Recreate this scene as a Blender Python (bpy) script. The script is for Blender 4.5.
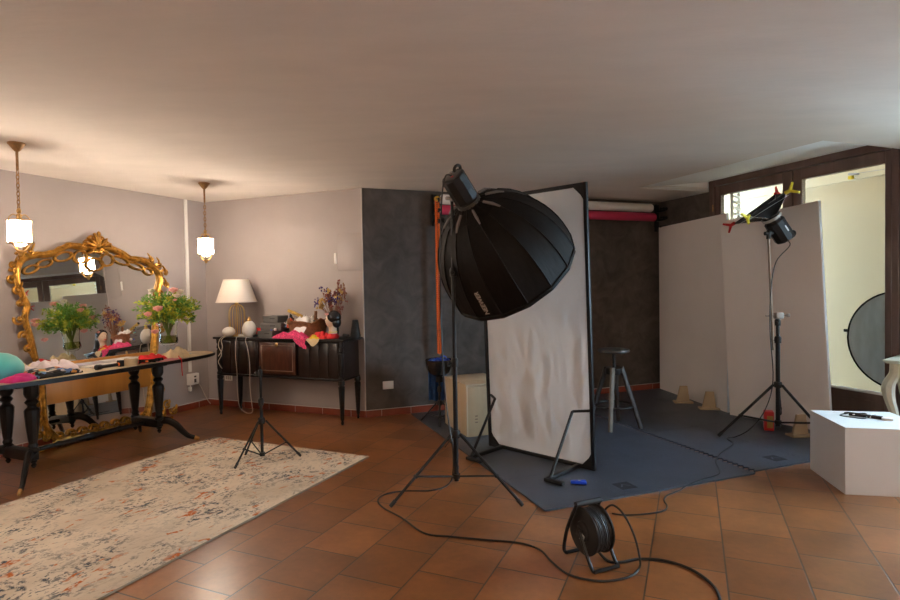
import bpy, bmesh, math, random
from mathutils import Vector, Matrix, Euler, noise

for o in list(bpy.data.objects):
    bpy.data.objects.remove(o)
SC = bpy.context.scene
COL = SC.collection
R = math.radians

# ------------------------------------------------------------------ camera
HC, FPX = 1.45, 560.0
PITCH, ROLL = R(1.374), R(-0.947)


def cam_matrix():
    m = Matrix(((1, 0, 0), (0, 0, -1), (0, 1, 0)))
    c, s = math.cos(PITCH), math.sin(PITCH)
    p = Matrix(((1, 0, 0), (0, c, -s), (0, s, c)))
    c, s = math.cos(ROLL), math.sin(ROLL)
    r = Matrix(((c, -s, 0), (s, c, 0), (0, 0, 1)))
    return r @ p @ m            # world -> (right, down, forward)


W2C = cam_matrix()
EYE = Vector((0, 0, HC))
cam_data = bpy.data.cameras.new('camera')
cam = bpy.data.objects.new('camera', cam_data)
COL.objects.link(cam)
cam_data.sensor_width = 36
cam_data.lens = FPX / 900 * 36
cam_data.clip_start = 0.05
rows = W2C
cam.matrix_world = Matrix(((rows[0][0], -rows[1][0], -rows[2][0], 0),
                           (rows[0][1], -rows[1][1], -rows[2][1], 0),
                           (rows[0][2], -rows[1][2], -rows[2][2], HC),
                           (0, 0, 0, 1)))
SC.camera = cam

# ------------------------------------------------------------------ world, light, exposure
wd = bpy.data.worlds.new('world')
SC.world = wd
wd.use_nodes = True
bg = wd.node_tree.nodes['Background']
bg.inputs[0].default_value = (0.58, 0.79, 1.0, 1)
bg.inputs[1].default_value = 19.0
VS = SC.view_settings
VS.view_transform = 'Standard'
VS.look = 'None'
VS.gamma = 1
VS.use_curve_mapping = False
VS.exposure = 0.48
PENDANT_W = 20.0        # bulb in each brass pendant
SHADE_E = 125.0           # glow of the opal shades
WARM = (1.0, 0.82, 0.64)


def light(name, kind, loc, power, color, size=0.1, rot=None, size_y=None):
    d = bpy.data.lights.new(name, kind)
    d.energy = power
    d.color = color
    if kind == 'AREA':
        d.size = size
        if size_y:
            d.shape = 'RECTANGLE'
            d.size_y = size_y
    else:
        d.shadow_soft_size = size
    o = bpy.data.objects.new(name, d)
    COL.objects.link(o)
    o.location = loc
    if rot:
        o.rotation_euler = rot
    return o


# ------------------------------------------------------------------ rays from the measured camera to known planes
def ray(x, y):
    return W2C.transposed() @ Vector(((x - 450) / FPX, (y - 300) / FPX, 1))


def fl(x, y, z=0.0):
    d = ray(x, y)
    return EYE + d * ((z - HC) / d.z)


def hd(a):
    return Vector((math.sin(R(a)), math.cos(R(a)), 0))


def vpl(x, y, p0, heading):
    h = hd(heading)
    n = Vector((h.y, -h.x, 0))
    d = ray(x, y)
    return EYE + d * (n.dot(Vector(p0) - EYE) / n.dot(d))


def rpl(x, y, p0, n):
    d = ray(x, y)
    return EYE + d * (n.dot(p0 - EYE) / n.dot(d))


def at(x, y, Y):
    d = ray(x, y)
    return EYE + d * (Y / d.y)


# ------------------------------------------------------------------ mesh helpers
class MB:
    def __init__(s):
        s.bm = bmesh.new()

    def _grid(s, rings, closed_v=True, cap=True, closed_u=False):
        bm = s.bm
        vr = [[bm.verts.new(p) for p in r] for r in rings]
        n = len(rings[0])
        cnt = len(vr)
        for i in range(cnt if closed_u else cnt - 1):
            a, b = vr[i], vr[(i + 1) % cnt]
            for j in range(n if closed_v else n - 1):
                k = (j + 1) % n
                try:
                    bm.faces.new((a[j], a[k], b[k], b[j]))
                except ValueError:
                    pass
        if cap and closed_v and not closed_u:
            for r in (vr[0][::-1], vr[-1]):
                try:
                    bm.faces.new(r)
                except ValueError:
                    pass
        return s

    def box(s, c, size, rot=None, bevel=0.0, seg=2, taper=None):
        hx, hy, hz = size[0] / 2, size[1] / 2, size[2] / 2
        m = Matrix.Translation(Vector(c))
        if rot is not None:
            m = m @ (Euler(rot).to_matrix().to_4x4() if len(rot) == 3 and not isinstance(rot, Matrix) else rot.to_4x4())
        vs = []
        for z in (-1, 1):
            tx = ty = 1
            if taper and z == 1:
                tx, ty = taper
            for x, y in ((-1, -1), (1, -1), (1, 1), (-1, 1)):
                vs.append(s.bm.verts.new(m @ Vector((x * hx * tx, y * hy * ty, z * hz))))
        fs = [(3, 2, 1, 0), (4, 5, 6, 7), (0, 1, 5, 4), (1, 2, 6, 5), (2, 3, 7, 6), (3, 0, 4, 7)]
        faces = [s.bm.faces.new([vs[i] for i in f]) for f in fs]
        if bevel > 0:
            es = list({e for f in faces for e in f.edges})
            bmesh.ops.bevel(s.bm, geom=es, offset=bevel, segments=seg, affect='EDGES', profile=0.5)
        return s

    def tube(s, pts, r, seg=8, closed=False, flat=None, up=None):
        pts = [Vector(p) for p in pts]
        n = len(pts)
        rr = r if isinstance(r, (list, tuple)) else [r] * n
        rings = []
        t0 = (pts[1] - pts[0]).normalized()
        ref = Vector(up) if up else (Vector((0, 0, 1)) if abs(t0.z) < 0.9 else Vector((1, 0, 0)))
        nrm = (ref - t0 * ref.dot(t0)).normalized()
        for i in range(n):
            if closed:
                t = (pts[(i + 1) % n] - pts[i - 1])
            else:
                t = pts[min(i + 1, n - 1)] - pts[max(i - 1, 0)]
            t = t.normalized() if t.length > 1e-9 else t0
            nrm = nrm - t * nrm.dot(t)
            nrm = nrm.normalized() if nrm.length > 1e-6 else t.orthogonal().normalized()
            b = t.cross(nrm)
            fa = flat if flat else 1.0
            rings.append([pts[i] + (nrm * math.cos(2 * math.pi * k / seg) + b * fa * math.sin(2 * math.pi * k / seg)) * rr[i]
                          for k in range(seg)])
        s._grid(rings, closed_u=closed)
        return s

    def cyl(s, p, q, r, r2=None, seg=16):
        return s.tube([p, q], [r, r if r2 is None else r2], seg)

    def lathe(s, prof, seg=24, m=None, c=(0, 0, 0)):
        m = m or Matrix.Translation(Vector(c))
        rings = [[m @ Vector((max(r, 1e-4) * math.cos(2 * math.pi * k / seg), max(r, 1e-4) * math.sin(2 * math.pi * k / seg), z))
                  for k in range(seg)] for r, z in prof]
        s._grid(rings)
        return s

    def ball(s, c, rad, seg=12, m=None):
        if not isinstance(rad, (list, tuple)):
            rad = (rad, rad, rad)
        M = Matrix.Translation(Vector(c)) @ (m.to_4x4() if m else Matrix.Identity(4))
        nr = max(4, seg // 2 + 1)
        rings = []
        for i in range(nr + 1):
            t = math.pi * (0.001 + 0.998 * i / nr)
            rings.append([M @ Vector((rad[0] * math.sin(t) * math.cos(2 * math.pi * k / seg),
                                      rad[1] * math.sin(t) * math.sin(2 * math.pi * k / seg), -rad[2] * math.cos(t)))
                          for k in range(seg)])
        s._grid(rings)
        return s

    def prism(s, out, z0, z1, m=None):
        m = m or Matrix.Identity(4)
        a = [s.bm.verts.new(m @ Vector((x, y, z0))) for x, y in out]
        b = [s.bm.verts.new(m @ Vector((x, y, z1))) for x, y in out]
        n = len(out)
        s.bm.faces.new(a[::-1])
        s.bm.faces.new(b)
        for i in range(n):
            j = (i + 1) % n
            s.bm.faces.new((a[i], a[j], b[j], b[i]))
        return s

    def sheet(s, fn, nu, nv, thick=0.0):
        g = [[Vector(fn(i / nu, j / nv)) for j in range(nv + 1)] for i in range(nu + 1)]
        va = [[s.bm.verts.new(p) for p in r] for r in g]
        for i in range(nu):
            for j in range(nv):
                s.bm.faces.new((va[i][j], va[i + 1][j], va[i + 1][j + 1], va[i][j + 1]))
        if thick:
            vb = [[s.bm.verts.new(p - Vector((0, 0, thick))) for p in r] for r in g]
            for i in range(nu):
                for j in range(nv):
                    s.bm.faces.new((vb[i][j], vb[i][j + 1], vb[i + 1][j + 1], vb[i + 1][j]))
            for i in range(nu):
                s.bm.faces.new((va[i][0], vb[i][0], vb[i + 1][0], va[i + 1][0]))
                s.bm.faces.new((va[i][nv], va[i + 1][nv], vb[i + 1][nv], vb[i][nv]))
            for j in range(nv):
                s.bm.faces.new((va[0][j], va[0][j + 1], vb[0][j + 1], vb[0][j]))
                s.bm.faces.new((va[nu][j], vb[nu][j], vb[nu][j + 1], va[nu][j + 1]))
        return s

    def quad(s, *ps):
        s.bm.faces.new([s.bm.verts.new(Vector(p)) for p in ps])
        return s

    def mesh(s, name, smooth=True, angle=40):
        bmesh.ops.recalc_face_normals(s.bm, faces=s.bm.faces[:])
        me = bpy.data.meshes.new(name)
        s.bm.to_mesh(me)
        s.bm.free()
        if smooth:
            for p in me.polygons:
                p.use_smooth = True
            me.set_sharp_from_angle(angle=R(angle))
        return me

    def build(s, name, mat, parent=None, smooth=True, angle=40):
        me = s.mesh(name, smooth, angle)
        me.materials.append(mat)
        o = bpy.data.objects.new(name, me)
        COL.objects.link(o)
        if parent is not None:
            o.parent = parent
        return o


def spline(pts, n=8, closed=False):
    pts = [Vector(p) for p in pts]
    out = []
    N = len(pts)
    for i in range(N if closed else N - 1):
        if closed:
            p0, p1, p2, p3 = pts[i - 1], pts[i], pts[(i + 1) % N], pts[(i + 2) % N]
        else:
            p0, p1, p2, p3 = pts[max(i - 1, 0)], pts[i], pts[i + 1], pts[min(i + 2, N - 1)]
        for k in range(n):
            t = k / n
            out.append(0.5 * ((2 * p1) + (p2 - p0) * t + (2 * p0 - 5 * p1 + 4 * p2 - p3) * t * t + (3 * p1 - p0 - 3 * p2 + p3) * t ** 3))
    if not closed:
        out.append(pts[-1])
    return out


def frame_to(z, x=None):
    z = Vector(z).normalized()
    x = Vector(x) if x is not None else (Vector((1, 0, 0)) if abs(z.x) < 0.9 else Vector((0, 1, 0)))
    x = (x - z * x.dot(z)).normalized()
    y = z.cross(x)
    return Matrix((x, y, z)).transposed()


def thing(name, label, cat, loc=(0, 0, 0), rz=0.0, group=None, matrix=None):
    o = bpy.data.objects.new(name, None)
    o.empty_display_size = 0.1
    COL.objects.link(o)
    if matrix is not None:
        o.matrix_world = matrix
    else:
        o.location = loc
        o.rotation_euler = (0, 0, rz)
    o['label'] = label
    o['category'] = cat
    if group:
        o['group'] = group
    return o


def tag(o, label, cat, group=None):
    o['label'] = label
    o['category'] = cat
    if group:
        o['group'] = group
    return o


def struct(o):
    o['kind'] = 'structure'
    return o


def place(o, loc, rz=0.0):
    o.location = loc
    o.rotation_euler = (0, 0, rz)
    return o


def dup(root, loc, rz, label=None, group=None):
    r = root.copy()
    COL.objects.link(r)
    r.location = loc
    r.rotation_euler = (0, 0, rz)
    if label:
        r['label'] = label
    if group:
        r['group'] = group
    for ch in list(root.children):
        c = ch.copy()
        COL.objects.link(c)
        c.parent = r
        for g in list(ch.children):
            d = g.copy()
            COL.objects.link(d)
            d.parent = c
    return r


# ------------------------------------------------------------------ materials
MATS = {}


def M(name, col, rough=0.5, metal=0.0, var=0.0, scale=8.0, bump=0.0, bscale=None, spec=0.5, emit=None, estr=0.0,
      trans=0.0, sheen=0.0, coat=0.0, sub=0.0, stretch=None, alpha=1.0):
    if name in MATS:
        return MATS[name]
    m = bpy.data.materials.new(name)
    m.use_nodes = True
    nt = m.node_tree
    b = nt.nodes['Principled BSDF']
    b.inputs['Base Color'].default_value = (*col, 1)
    b.inputs['Roughness'].default_value = rough
    b.inputs['Metallic'].default_value = metal
    b.inputs['Specular IOR Level'].default_value = spec
    b.inputs['Sheen Weight'].default_value = sheen
    b.inputs['Coat Weight'].default_value = coat
    b.inputs['Transmission Weight'].default_value = trans
    b.inputs['Alpha'].default_value = alpha
    if emit:
        b.inputs['Emission Color'].default_value = (*emit, 1)
        b.inputs['Emission Strength'].default_value = estr
    if var or bump:
        tc = nt.nodes.new('ShaderNodeTexCoord')
        mp = nt.nodes.new('ShaderNodeMapping')
        nt.links.new(tc.outputs['Object'], mp.inputs['Vector'])
        if stretch:
            mp.inputs['Scale'].default_value = stretch
    if var:
        nz = nt.nodes.new('ShaderNodeTexNoise')
        nz.inputs['Scale'].default_value = scale
        nz.inputs['Detail'].default_value = 5
        nz.inputs['Roughness'].default_value = 0.6
        nt.links.new(mp.outputs[0], nz.inputs['Vector'])
        cr = nt.nodes.new('ShaderNodeValToRGB')
        cr.color_ramp.elements[0].position = 0.3
        cr.color_ramp.elements[1].position = 0.7
        cr.color_ramp.elements[0].color = (*[c * (1 - var) for c in col], 1)
        cr.color_ramp.elements[1].color = (*[min(1, c * (1 + var)) for c in col], 1)
        nt.links.new(nz.outputs['Fac'], cr.inputs[0])
        nt.links.new(cr.outputs[0], b.inputs['Base Color'])
    if bump:
        nb = nt.nodes.new('ShaderNodeTexNoise')
        nb.inputs['Scale'].default_value = bscale or scale
        nb.inputs['Detail'].default_value = 4
        nt.links.new(mp.outputs[0], nb.inputs['Vector'])
        bp = nt.nodes.new('ShaderNodeBump')
        bp.inputs['Strength'].default_value = bump
        bp.inputs['Distance'].default_value = 0.01
        nt.links.new(nb.outputs['Fac'], bp.inputs['Height'])
        nt.links.new(bp.outputs[0], b.inputs['Normal'])
    MATS[name] = m
    return m


def nodes_of(name):
    m = bpy.data.materials.new(name)
    m.use_nodes = True
    nt = m.node_tree
    return m, nt, nt.nodes['Principled BSDF'], nt.links.new


def ramp(nt, fac, stops, interp='LINEAR'):
    cr = nt.nodes.new('ShaderNodeValToRGB')
    cr.color_ramp.interpolation = interp
    el = cr.color_ramp.elements
    el[0].position, el[0].color = stops[0][0], (*stops[0][1], 1)
    el[1].position, el[1].color = stops[-1][0], (*stops[-1][1], 1)
    for p, c in stops[1:-1]:
        e = el.new(p)
        e.color = (*c, 1)
    nt.links.new(fac, cr.inputs[0])
    return cr.outputs[0]


def noise_tex(nt, vec, scale, detail=4, rough=0.55, dist=0.0):
    n = nt.nodes.new('ShaderNodeTexNoise')
    n.inputs['Scale'].default_value = scale
    n.inputs['Detail'].default_value = detail
    n.inputs['Roughness'].default_value = rough
    n.inputs['Distortion'].default_value = dist
    if vec is not None:
        nt.links.new(vec, n.inputs['Vector'])
    return n.outputs['Fac']


def mixc(nt, fac, a, b, mode='MIX'):
    mx = nt.nodes.new('ShaderNodeMix')
    mx.data_type = 'RGBA'
    mx.blend_type = mode
    for val, idx in ((fac, 0), (a, 6), (b, 7)):
        if isinstance(val, (int, float)):
            mx.inputs[idx].default_value = val
        elif isinstance(val, tuple):
            mx.inputs[idx].default_value = (*val, 1)
        else:
            nt.links.new(val, mx.inputs[idx])
    return mx.outputs[2]


def objvec(nt):
    tc = nt.nodes.new('ShaderNodeTexCoord')
    return tc.outputs['Object']


def floor_mat():
    m, nt, b, L = nodes_of('terracotta_tiles')
    v = objvec(nt)
    sp = nt.nodes.new('ShaderNodeSeparateXYZ')
    L(v, sp.inputs[0])
    cb = nt.nodes.new('ShaderNodeCombineXYZ')
    ax = nt.nodes.new('ShaderNodeMath'); ax.inputs[1].default_value = 0.18035 + 36.07
    ay = nt.nodes.new('ShaderNodeMath'); ay.inputs[1].default_value = 2.0166 + 36.07
    L(sp.outputs[1], ax.inputs[0]); L(sp.outputs[0], ay.inputs[0])
    L(ax.outputs[0], cb.inputs[0]); L(ay.outputs[0], cb.inputs[1])
    br = nt.nodes.new('ShaderNodeTexBrick')
    br.offset = 0.5
    br.offset_frequency = 2
    br.squash = 1.0
    L(cb.outputs[0], br.inputs['Vector'])
    br.inputs['Color1'].default_value = (0.195, 0.073, 0.023, 1)
    br.inputs['Color2'].default_value = (0.31, 0.118, 0.038, 1)
    br.inputs['Mortar'].default_value = (0.055, 0.036, 0.030, 1)
    br.inputs['Scale'].default_value = 1.0
    br.inputs['Mortar Size'].default_value = 0.0045
    br.inputs['Mortar Smooth'].default_value = 0.2
    br.inputs['Bias'].default_value = 0.0
    br.inputs['Brick Width'].default_value = 0.3607
    br.inputs['Row Height'].default_value = 0.3607
    n1 = noise_tex(nt, v, 3.5, 5, 0.6)
    n2 = noise_tex(nt, v, 26, 4, 0.6)
    c = mixc(nt, 0.8, br.outputs['Color'], ramp(nt, n1, [(0.3, (0.62, 0.6, 0.58)), (0.7, (1.25, 1.2, 1.12))]), 'MULTIPLY')
    c = mixc(nt, 0.5, c, ramp(nt, n2, [(0.3, (0.8, 0.8, 0.8)), (0.7, (1.15, 1.15, 1.15))]), 'MULTIPLY')
    L(c, b.inputs['Base Color'])
    b.inputs['Roughness'].default_value = 0.29
    b.inputs['Specular IOR Level'].default_value = 0.75
    bp = nt.nodes.new('ShaderNodeBump')
    bp.inputs['Strength'].default_value = 0.35
    bp.inputs['Distance'].default_value = 0.004
    inv = nt.nodes.new('ShaderNodeMath'); inv.operation = 'SUBTRACT'; inv.inputs[0].default_value = 1
    L(br.outputs['Fac'], inv.inputs[1])
    sm = nt.nodes.new('ShaderNodeMath'); sm.operation = 'MULTIPLY_ADD'; sm.inputs[1].default_value = 0.05
    L(noise_tex(nt, v, 9, 3), sm.inputs[0]); L(inv.outputs[0], sm.inputs[2])
    L(sm.outputs[0], bp.inputs['Height'])
    L(bp.outputs[0], b.inputs['Normal'])
    return m


def rug_mat():
    m, nt, b, L = nodes_of('faded_rug')
    v = objvec(nt)
    mp = nt.nodes.new('ShaderNodeMapping')
    mp.inputs['Scale'].default_value = (1.0, 0.55, 1)
    L(v, mp.inputs['Vector'])
    w = mp.outputs[0]
    base = ramp(nt, noise_tex(nt, w, 2.2, 5, 0.6), [(0.3, (0.52, 0.42, 0.31)), (0.55, (0.68, 0.57, 0.44)), (0.75, (0.78, 0.67, 0.53))])
    # grey-blue worn figures: thin swirling lines kept only inside broken patches
    sw = noise_tex(nt, w, 5.0, 3, 0.5, 1.6)
    line = ramp(nt, sw, [(0.38, (0, 0, 0)), (0.445, (1, 1, 1)), (0.49, (1, 1, 1)), (0.55, (0, 0, 0))])
    keep = ramp(nt, noise_tex(nt, v, 34, 3, 0.7), [(0.47, (0, 0, 0)), (0.56, (1, 1, 1))])
    patch = ramp(nt, noise_tex(nt, v, 2.6, 3, 0.5), [(0.4, (0.15, 0.15, 0.15)), (0.6, (1, 1, 1))])
    f1 = mixc(nt, 1.0, mixc(nt, 1.0, line, keep, 'MULTIPLY'), patch, 'MULTIPLY')
    speck = ramp(nt, noise_tex(nt, w, 48, 2, 0.6), [(0.58, (0, 0, 0)), (0.66, (1, 1, 1))])
    f2 = mixc(nt, 1.0, speck, patch, 'MULTIPLY')
    c = mixc(nt, f1, base, (0.075, 0.085, 0.10))
    c = mixc(nt, f2, c, (0.13, 0.135, 0.145))
    orr = ramp(nt, noise_tex(nt, w, 13, 2, 0.5, 1.0), [(0.60, (0, 0, 0)), (0.655, (1, 1, 1))])
    orp = ramp(nt, noise_tex(nt, v, 5.5, 2, 0.5), [(0.45, (0, 0, 0)), (0.56, (1, 1, 1))])
    ork = ramp(nt, noise_tex(nt, v, 60, 2, 0.5), [(0.35, (0.1, 0.1, 0.1)), (0.5, (1, 1, 1))])
    c = mixc(nt, mixc(nt, 1.0, mixc(nt, 1.0, orr, orp, 'MULTIPLY'), ork, 'MULTIPLY'), c, (0.52, 0.14, 0.035))
    L(c, b.inputs['Base Color'])
    b.inputs['Roughness'].default_value = 0.95
    b.inputs['Specular IOR Level'].default_value = 0.1
    bp = nt.nodes.new('ShaderNodeBump')
    bp.inputs['Strength'].default_value = 0.4
    bp.inputs['Distance'].default_value = 0.004
    L(noise_tex(nt, v, 140, 2), bp.inputs['Height'])
    L(bp.outputs[0], b.inputs['Normal'])
    return m


def plaster_dark():
    m, nt, b, L = nodes_of('dark_trowelled_plaster')
    v = objvec(nt)
    n1 = noise_tex(nt, v, 1.6, 6, 0.65, 0.6)
    n2 = noise_tex(nt, v, 5.0, 5, 0.6, 1.2)
    a = ramp(nt, n1, [(0.3, (0.055, 0.043, 0.037)), (0.7, (0.120, 0.098, 0.086))])
    c = mixc(nt, 0.45, a, ramp(nt, n2, [(0.3, (0.034, 0.027, 0.023)), (0.75, (0.15, 0.125, 0.108))]))
    L(c, b.inputs['Base Color'])
    b.inputs['Roughness'].default_value = 0.6
    b.inputs['Specular IOR Level'].default_value = 0.25
    return m


def wave_wood(name, c1, c2, scale=3.0, rough=0.4, axis=(1, 1, 8), coat=0.0):
    m, nt, b, L = nodes_of(name)
    v = objvec(nt)
    mp = nt.nodes.new('ShaderNodeMapping')
    mp.inputs['Scale'].default_value = axis
    L(v, mp.inputs['Vector'])
    n = noise_tex(nt, mp.outputs[0], scale, 6, 0.6, 0.8)
    L(ramp(nt, n, [(0.3, c1), (0.7, c2)]), b.inputs['Base Color'])
    b.inputs['Roughness'].default_value = rough
    b.inputs['Coat Weight'].default_value = coat
    return m


def speckle(name, cols, scale=14, rough=0.9, dark=(0.02, 0.02, 0.02)):
    """printed cloth: blotches of several dyes"""
    m, nt, b, L = nodes_of(name)
    v = objvec(nt)
    vo = nt.nodes.new('ShaderNodeTexVoronoi')
    vo.inputs['Scale'].default_value = scale
    L(v, vo.inputs['Vector'])
    sp = nt.nodes.new('ShaderNodeSeparateColor')
    L(vo.outputs['Color'], sp.inputs[0])
    n = len(cols)
    c = ramp(nt, sp.outputs[0], [(i / n, col) for i, col in enumerate(cols)], 'CONSTANT')
    L(c, b.inputs['Base Color'])
    b.inputs['Roughness'].default_value = rough
    return m


def basket_mat():
    m, nt, b, L = nodes_of('woven_wicker')
    v = objvec(nt)
    br = nt.nodes.new('ShaderNodeTexWave')
    br.bands_direction = 'Z'
    br.inputs['Scale'].default_value = 26
    br.inputs['Distortion'].default_value = 3
    br.inputs['Detail'].default_value = 2
    L(v, br.inputs['Vector'])
    n = noise_tex(nt, v, 30, 3)
    c = mixc(nt, br.outputs['Fac'], (0.09, 0.03, 0.010), (0.42, 0.18, 0.07))
    c = mixc(nt, 0.6, c, ramp(nt, n, [(0.3, (0.55, 0.55, 0.55)), (0.7, (1.3, 1.3, 1.3))]), 'MULTIPLY')
    L(c, b.inputs['Base Color'])
    b.inputs['Roughness'].default_value = 0.65
    bp = nt.nodes.new('ShaderNodeBump')
    bp.inputs['Strength'].default_value = 0.8
    bp.inputs['Distance'].default_value = 0.006
    L(br.outputs['Fac'], bp.inputs['Height'])
    L(bp.outputs[0], b.inputs['Normal'])
    return m


def glass_pane_mat(name, tint=(1, 1, 1), refl=0.08, rough=0.02):
    m = bpy.data.materials.new(name)
    m.use_nodes = True
    nt = m.node_tree
    for n in list(nt.nodes):
        nt.nodes.remove(n)
    out = nt.nodes.new('ShaderNodeOutputMaterial')
    mx = nt.nodes.new('ShaderNodeMixShader')
    tr = nt.nodes.new('ShaderNodeBsdfTransparent')
    gl = nt.nodes.new('ShaderNodeBsdfGlossy')
    fr = nt.nodes.new('ShaderNodeLayerWeight')
    fr.inputs['Blend'].default_value = refl
    gl.inputs['Roughness'].default_value = rough
    tr.inputs['Color'].default_value = (*tint, 1)
    nt.links.new(fr.outputs['Fresnel'], mx.inputs[0])
    nt.links.new(tr.outputs[0], mx.inputs[1])
    nt.links.new(gl.outputs[0], mx.inputs[2])
    nt.links.new(mx.outputs[0], out.inputs['Surface'])
    return m


def translucent_mat(name, col, tl=0.4, bump=0.0, bscale=6.0, stretch=(1, 1, 1), rough=0.8):
    m, nt, b, L = nodes_of(name)
    b.inputs['Base Color'].default_value = (*col, 1)
    b.inputs['Roughness'].default_value = rough
    b.inputs['Specular IOR Level'].default_value = 0.15
    out = nt.nodes['Material Output']
    t = nt.nodes.new('ShaderNodeBsdfTranslucent')
    t.inputs['Color'].default_value = (*col, 1)
    mx = nt.nodes.new('ShaderNodeMixShader')
    mx.inputs[0].default_value = tl
    L(b.outputs[0], mx.inputs[1])
    L(t.outputs[0], mx.inputs[2])
    L(mx.outputs[0], out.inputs['Surface'])
    if bump:
        v = objvec(nt)
        mp = nt.nodes.new('ShaderNodeMapping')
        mp.inputs['Scale'].default_value = stretch
        L(v, mp.inputs['Vector'])
        bp = nt.nodes.new('ShaderNodeBump')
        bp.inputs['Strength'].default_value = bump
        bp.inputs['Distance'].default_value = 0.02
        L(noise_tex(nt, mp.outputs[0], bscale, 4, 0.55, 0.7), bp.inputs['Height'])
        L(bp.outputs[0], b.inputs['Normal'])
    return m


WALLC = (0.345, 0.295, 0.28)
m_floor = floor_mat()
m_rug = rug_mat()
m_wall = M('taupe_wall_paint', WALLC, 0.6, var=0.05, scale=1.5, bump=0.12, bscale=18)
m_ceil = M('ceiling_plaster', (0.74, 0.665, 0.60), 0.85, var=0.05, scale=1.2, bump=0.25, bscale=7, stretch=(1, 3, 1))
m_white_reveal = M('white_reveal_paint', (0.9, 0.9, 0.9), 0.8)
m_darkwall = plaster_dark()
m_base = M('red_skirting_tile', (0.23, 0.045, 0.022), 0.35, var=0.25, scale=5)
m_grout = M('pale_grout', (0.5, 0.44, 0.4), 0.9)
m_frame_wood = wave_wood('walnut_window_wood', (0.085, 0.048, 0.040), (0.150, 0.088, 0.074), 5, 0.35, (1, 1, 0.1))
m_glass = glass_pane_mat('window_glass', (0.97, 0.99, 0.98), 0.1)
m_gold = M('aged_gilt', (0.40, 0.20, 0.035), 0.32, 0.8, var=0.6, scale=22, bump=0.3, bscale=40)
m_goldwood = wave_wood('golden_wood', (0.30, 0.12, 0.02), (0.46, 0.20, 0.035), 3, 0.35, (1, 0.2, 4))
m_mirror = M('mirror_silvering', (0.84, 0.86, 0.85), 0.015, 1.0)
m_brass = M('brass', (0.60, 0.36, 0.14), 0.35, 0.9, var=0.2, scale=30)
m_bronze = M('dark_bronze', (0.34, 0.19, 0.08), 0.45, 0.6, var=0.3, scale=30)
m_ebony = M('black_lacquered_wood', (0.010, 0.0075, 0.0065), 0.36, var=0.4, scale=12, spec=0.3)
m_ebony2 = wave_wood('dark_mahogany', (0.010, 0.005, 0.004), (0.022, 0.010, 0.007), 4, 0.32, (1, 1, 6), 0.2)
m_mahog = wave_wood('red_mahogany_door', (0.035, 0.009, 0.005), (0.085, 0.024, 0.012), 4, 0.3, (6, 1, 1), 0.3)
m_tabletop = M('worn_beige_table_surface', (0.42, 0.30, 0.17), 0.45, var=0.25, scale=9)
m_black = M('black_metal', (0.011, 0.011, 0.012), 0.4, spec=0.3)
m_blackp = M('black_plastic', (0.014, 0.013, 0.013), 0.45, spec=0.3)
m_rubber = M('black_rubber', (0.016, 0.016, 0.017), 0.6)
m_chrome = M('chrome', (0.72, 0.70, 0.68), 0.2, 1.0)
m_nylon = M('black_nylon', (0.008, 0.006, 0.005), 0.55, spec=0.14, var=0.3, scale=40, bump=0.5, bscale=14, stretch=(1, 1, 0.25))
m_white = M('white_paint', (0.78, 0.77, 0.76), 0.5)
m_whitep = M('white_plastic', (0.76, 0.73, 0.70), 0.4)
m_paperboard = M('white_foam_board', (0.80, 0.73, 0.69), 0.6, var=0.03, scale=2)
m_boardedge = M('board_cut_edge', (0.7, 0.74, 0.8), 0.7)
m_plywood = wave_wood('pale_plywood', (0.42, 0.32, 0.20), (0.55, 0.43, 0.29), 3, 0.55, (1, 1, 0.2))
m_plyfoot = wave_wood('pine_board', (0.34, 0.24, 0.14), (0.46, 0.34, 0.21), 3, 0.55, (1, 1, 0.3))
m_mat = M('dark_foam_rubber', (0.050, 0.060, 0.082), 0.40, var=0.2, scale=4, bump=0.5, bscale=90)
m_matlogo = M('moulded_black_rubber', (0.022, 0.024, 0.028), 0.6)
m_scrim = translucent_mat('white_scrim_cloth', (0.68, 0.65, 0.63), 0.22, 1.0, 4.0, (1.8, 1, 0.5))
m_silver = M('silver_lining', (0.7, 0.7, 0.7), 0.3, 0.8)
m_diffuser = translucent_mat('white_diffuser', (0.85, 0.84, 0.82), 0.4)
m_shade = translucent_mat('linen_lampshade', (0.74, 0.66, 0.57), 0.25)
m_opal = M('glowing_opal_glass', (0.9, 0.88, 0.84), 0.4, emit=(1.0, 0.84, 0.68), estr=SHADE_E)
m_opal_fill = M('fill_opal_glass', (0.9, 0.88, 0.84), 0.4, emit=(1.0, 0.77, 0.55), estr=SHADE_E * 2.3)  # stronger glow for the added fill pendants on the right
m_bulb = M('frosted_bulb', (0.95, 0.9, 0.8), 0.4, emit=(1.0, 0.85, 0.62), estr=6.0)
m_pinkpaper = M('crimson_background_paper', (0.55, 0.035, 0.10), 0.7)
m_whitepaper = M('white_background_paper', (0.72, 0.70, 0.68), 0.75)
m_orange = M('orange_plastic', (0.75, 0.14, 0.012), 0.4)
m_yellow = M('yellow_plastic', (0.70, 0.62, 0.05), 0.4)
m_redp = M('red_plastic', (0.62, 0.02, 0.02), 0.35)
m_blue = M('blue_plastic', (0.01, 0.06, 0.55), 0.35)
m_blueribbon = M('metallic_blue_ribbon', (0.015, 0.06, 0.42), 0.3, 0.4, var=0.4, scale=30)
m_bluecloth = M('dark_blue_cloth', (0.02, 0.07, 0.20), 0.8, var=0.35, scale=14)
m_cream = M('pale_green_cream_paint', (0.50, 0.49, 0.38), 0.45, var=0.12, scale=12)
m_creamtop = M('pale_celadon_paint', (0.62, 0.68, 0.60), 0.4)
m_outwall = M('yellow_cream_render', (0.61, 0.475, 0.302), 0.9, var=0.05, scale=1.2, bump=0.15, bscale=10)
m_outfloor = M('courtyard_concrete', (0.82, 0.81, 0.78), 0.9, var=0.15)
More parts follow.
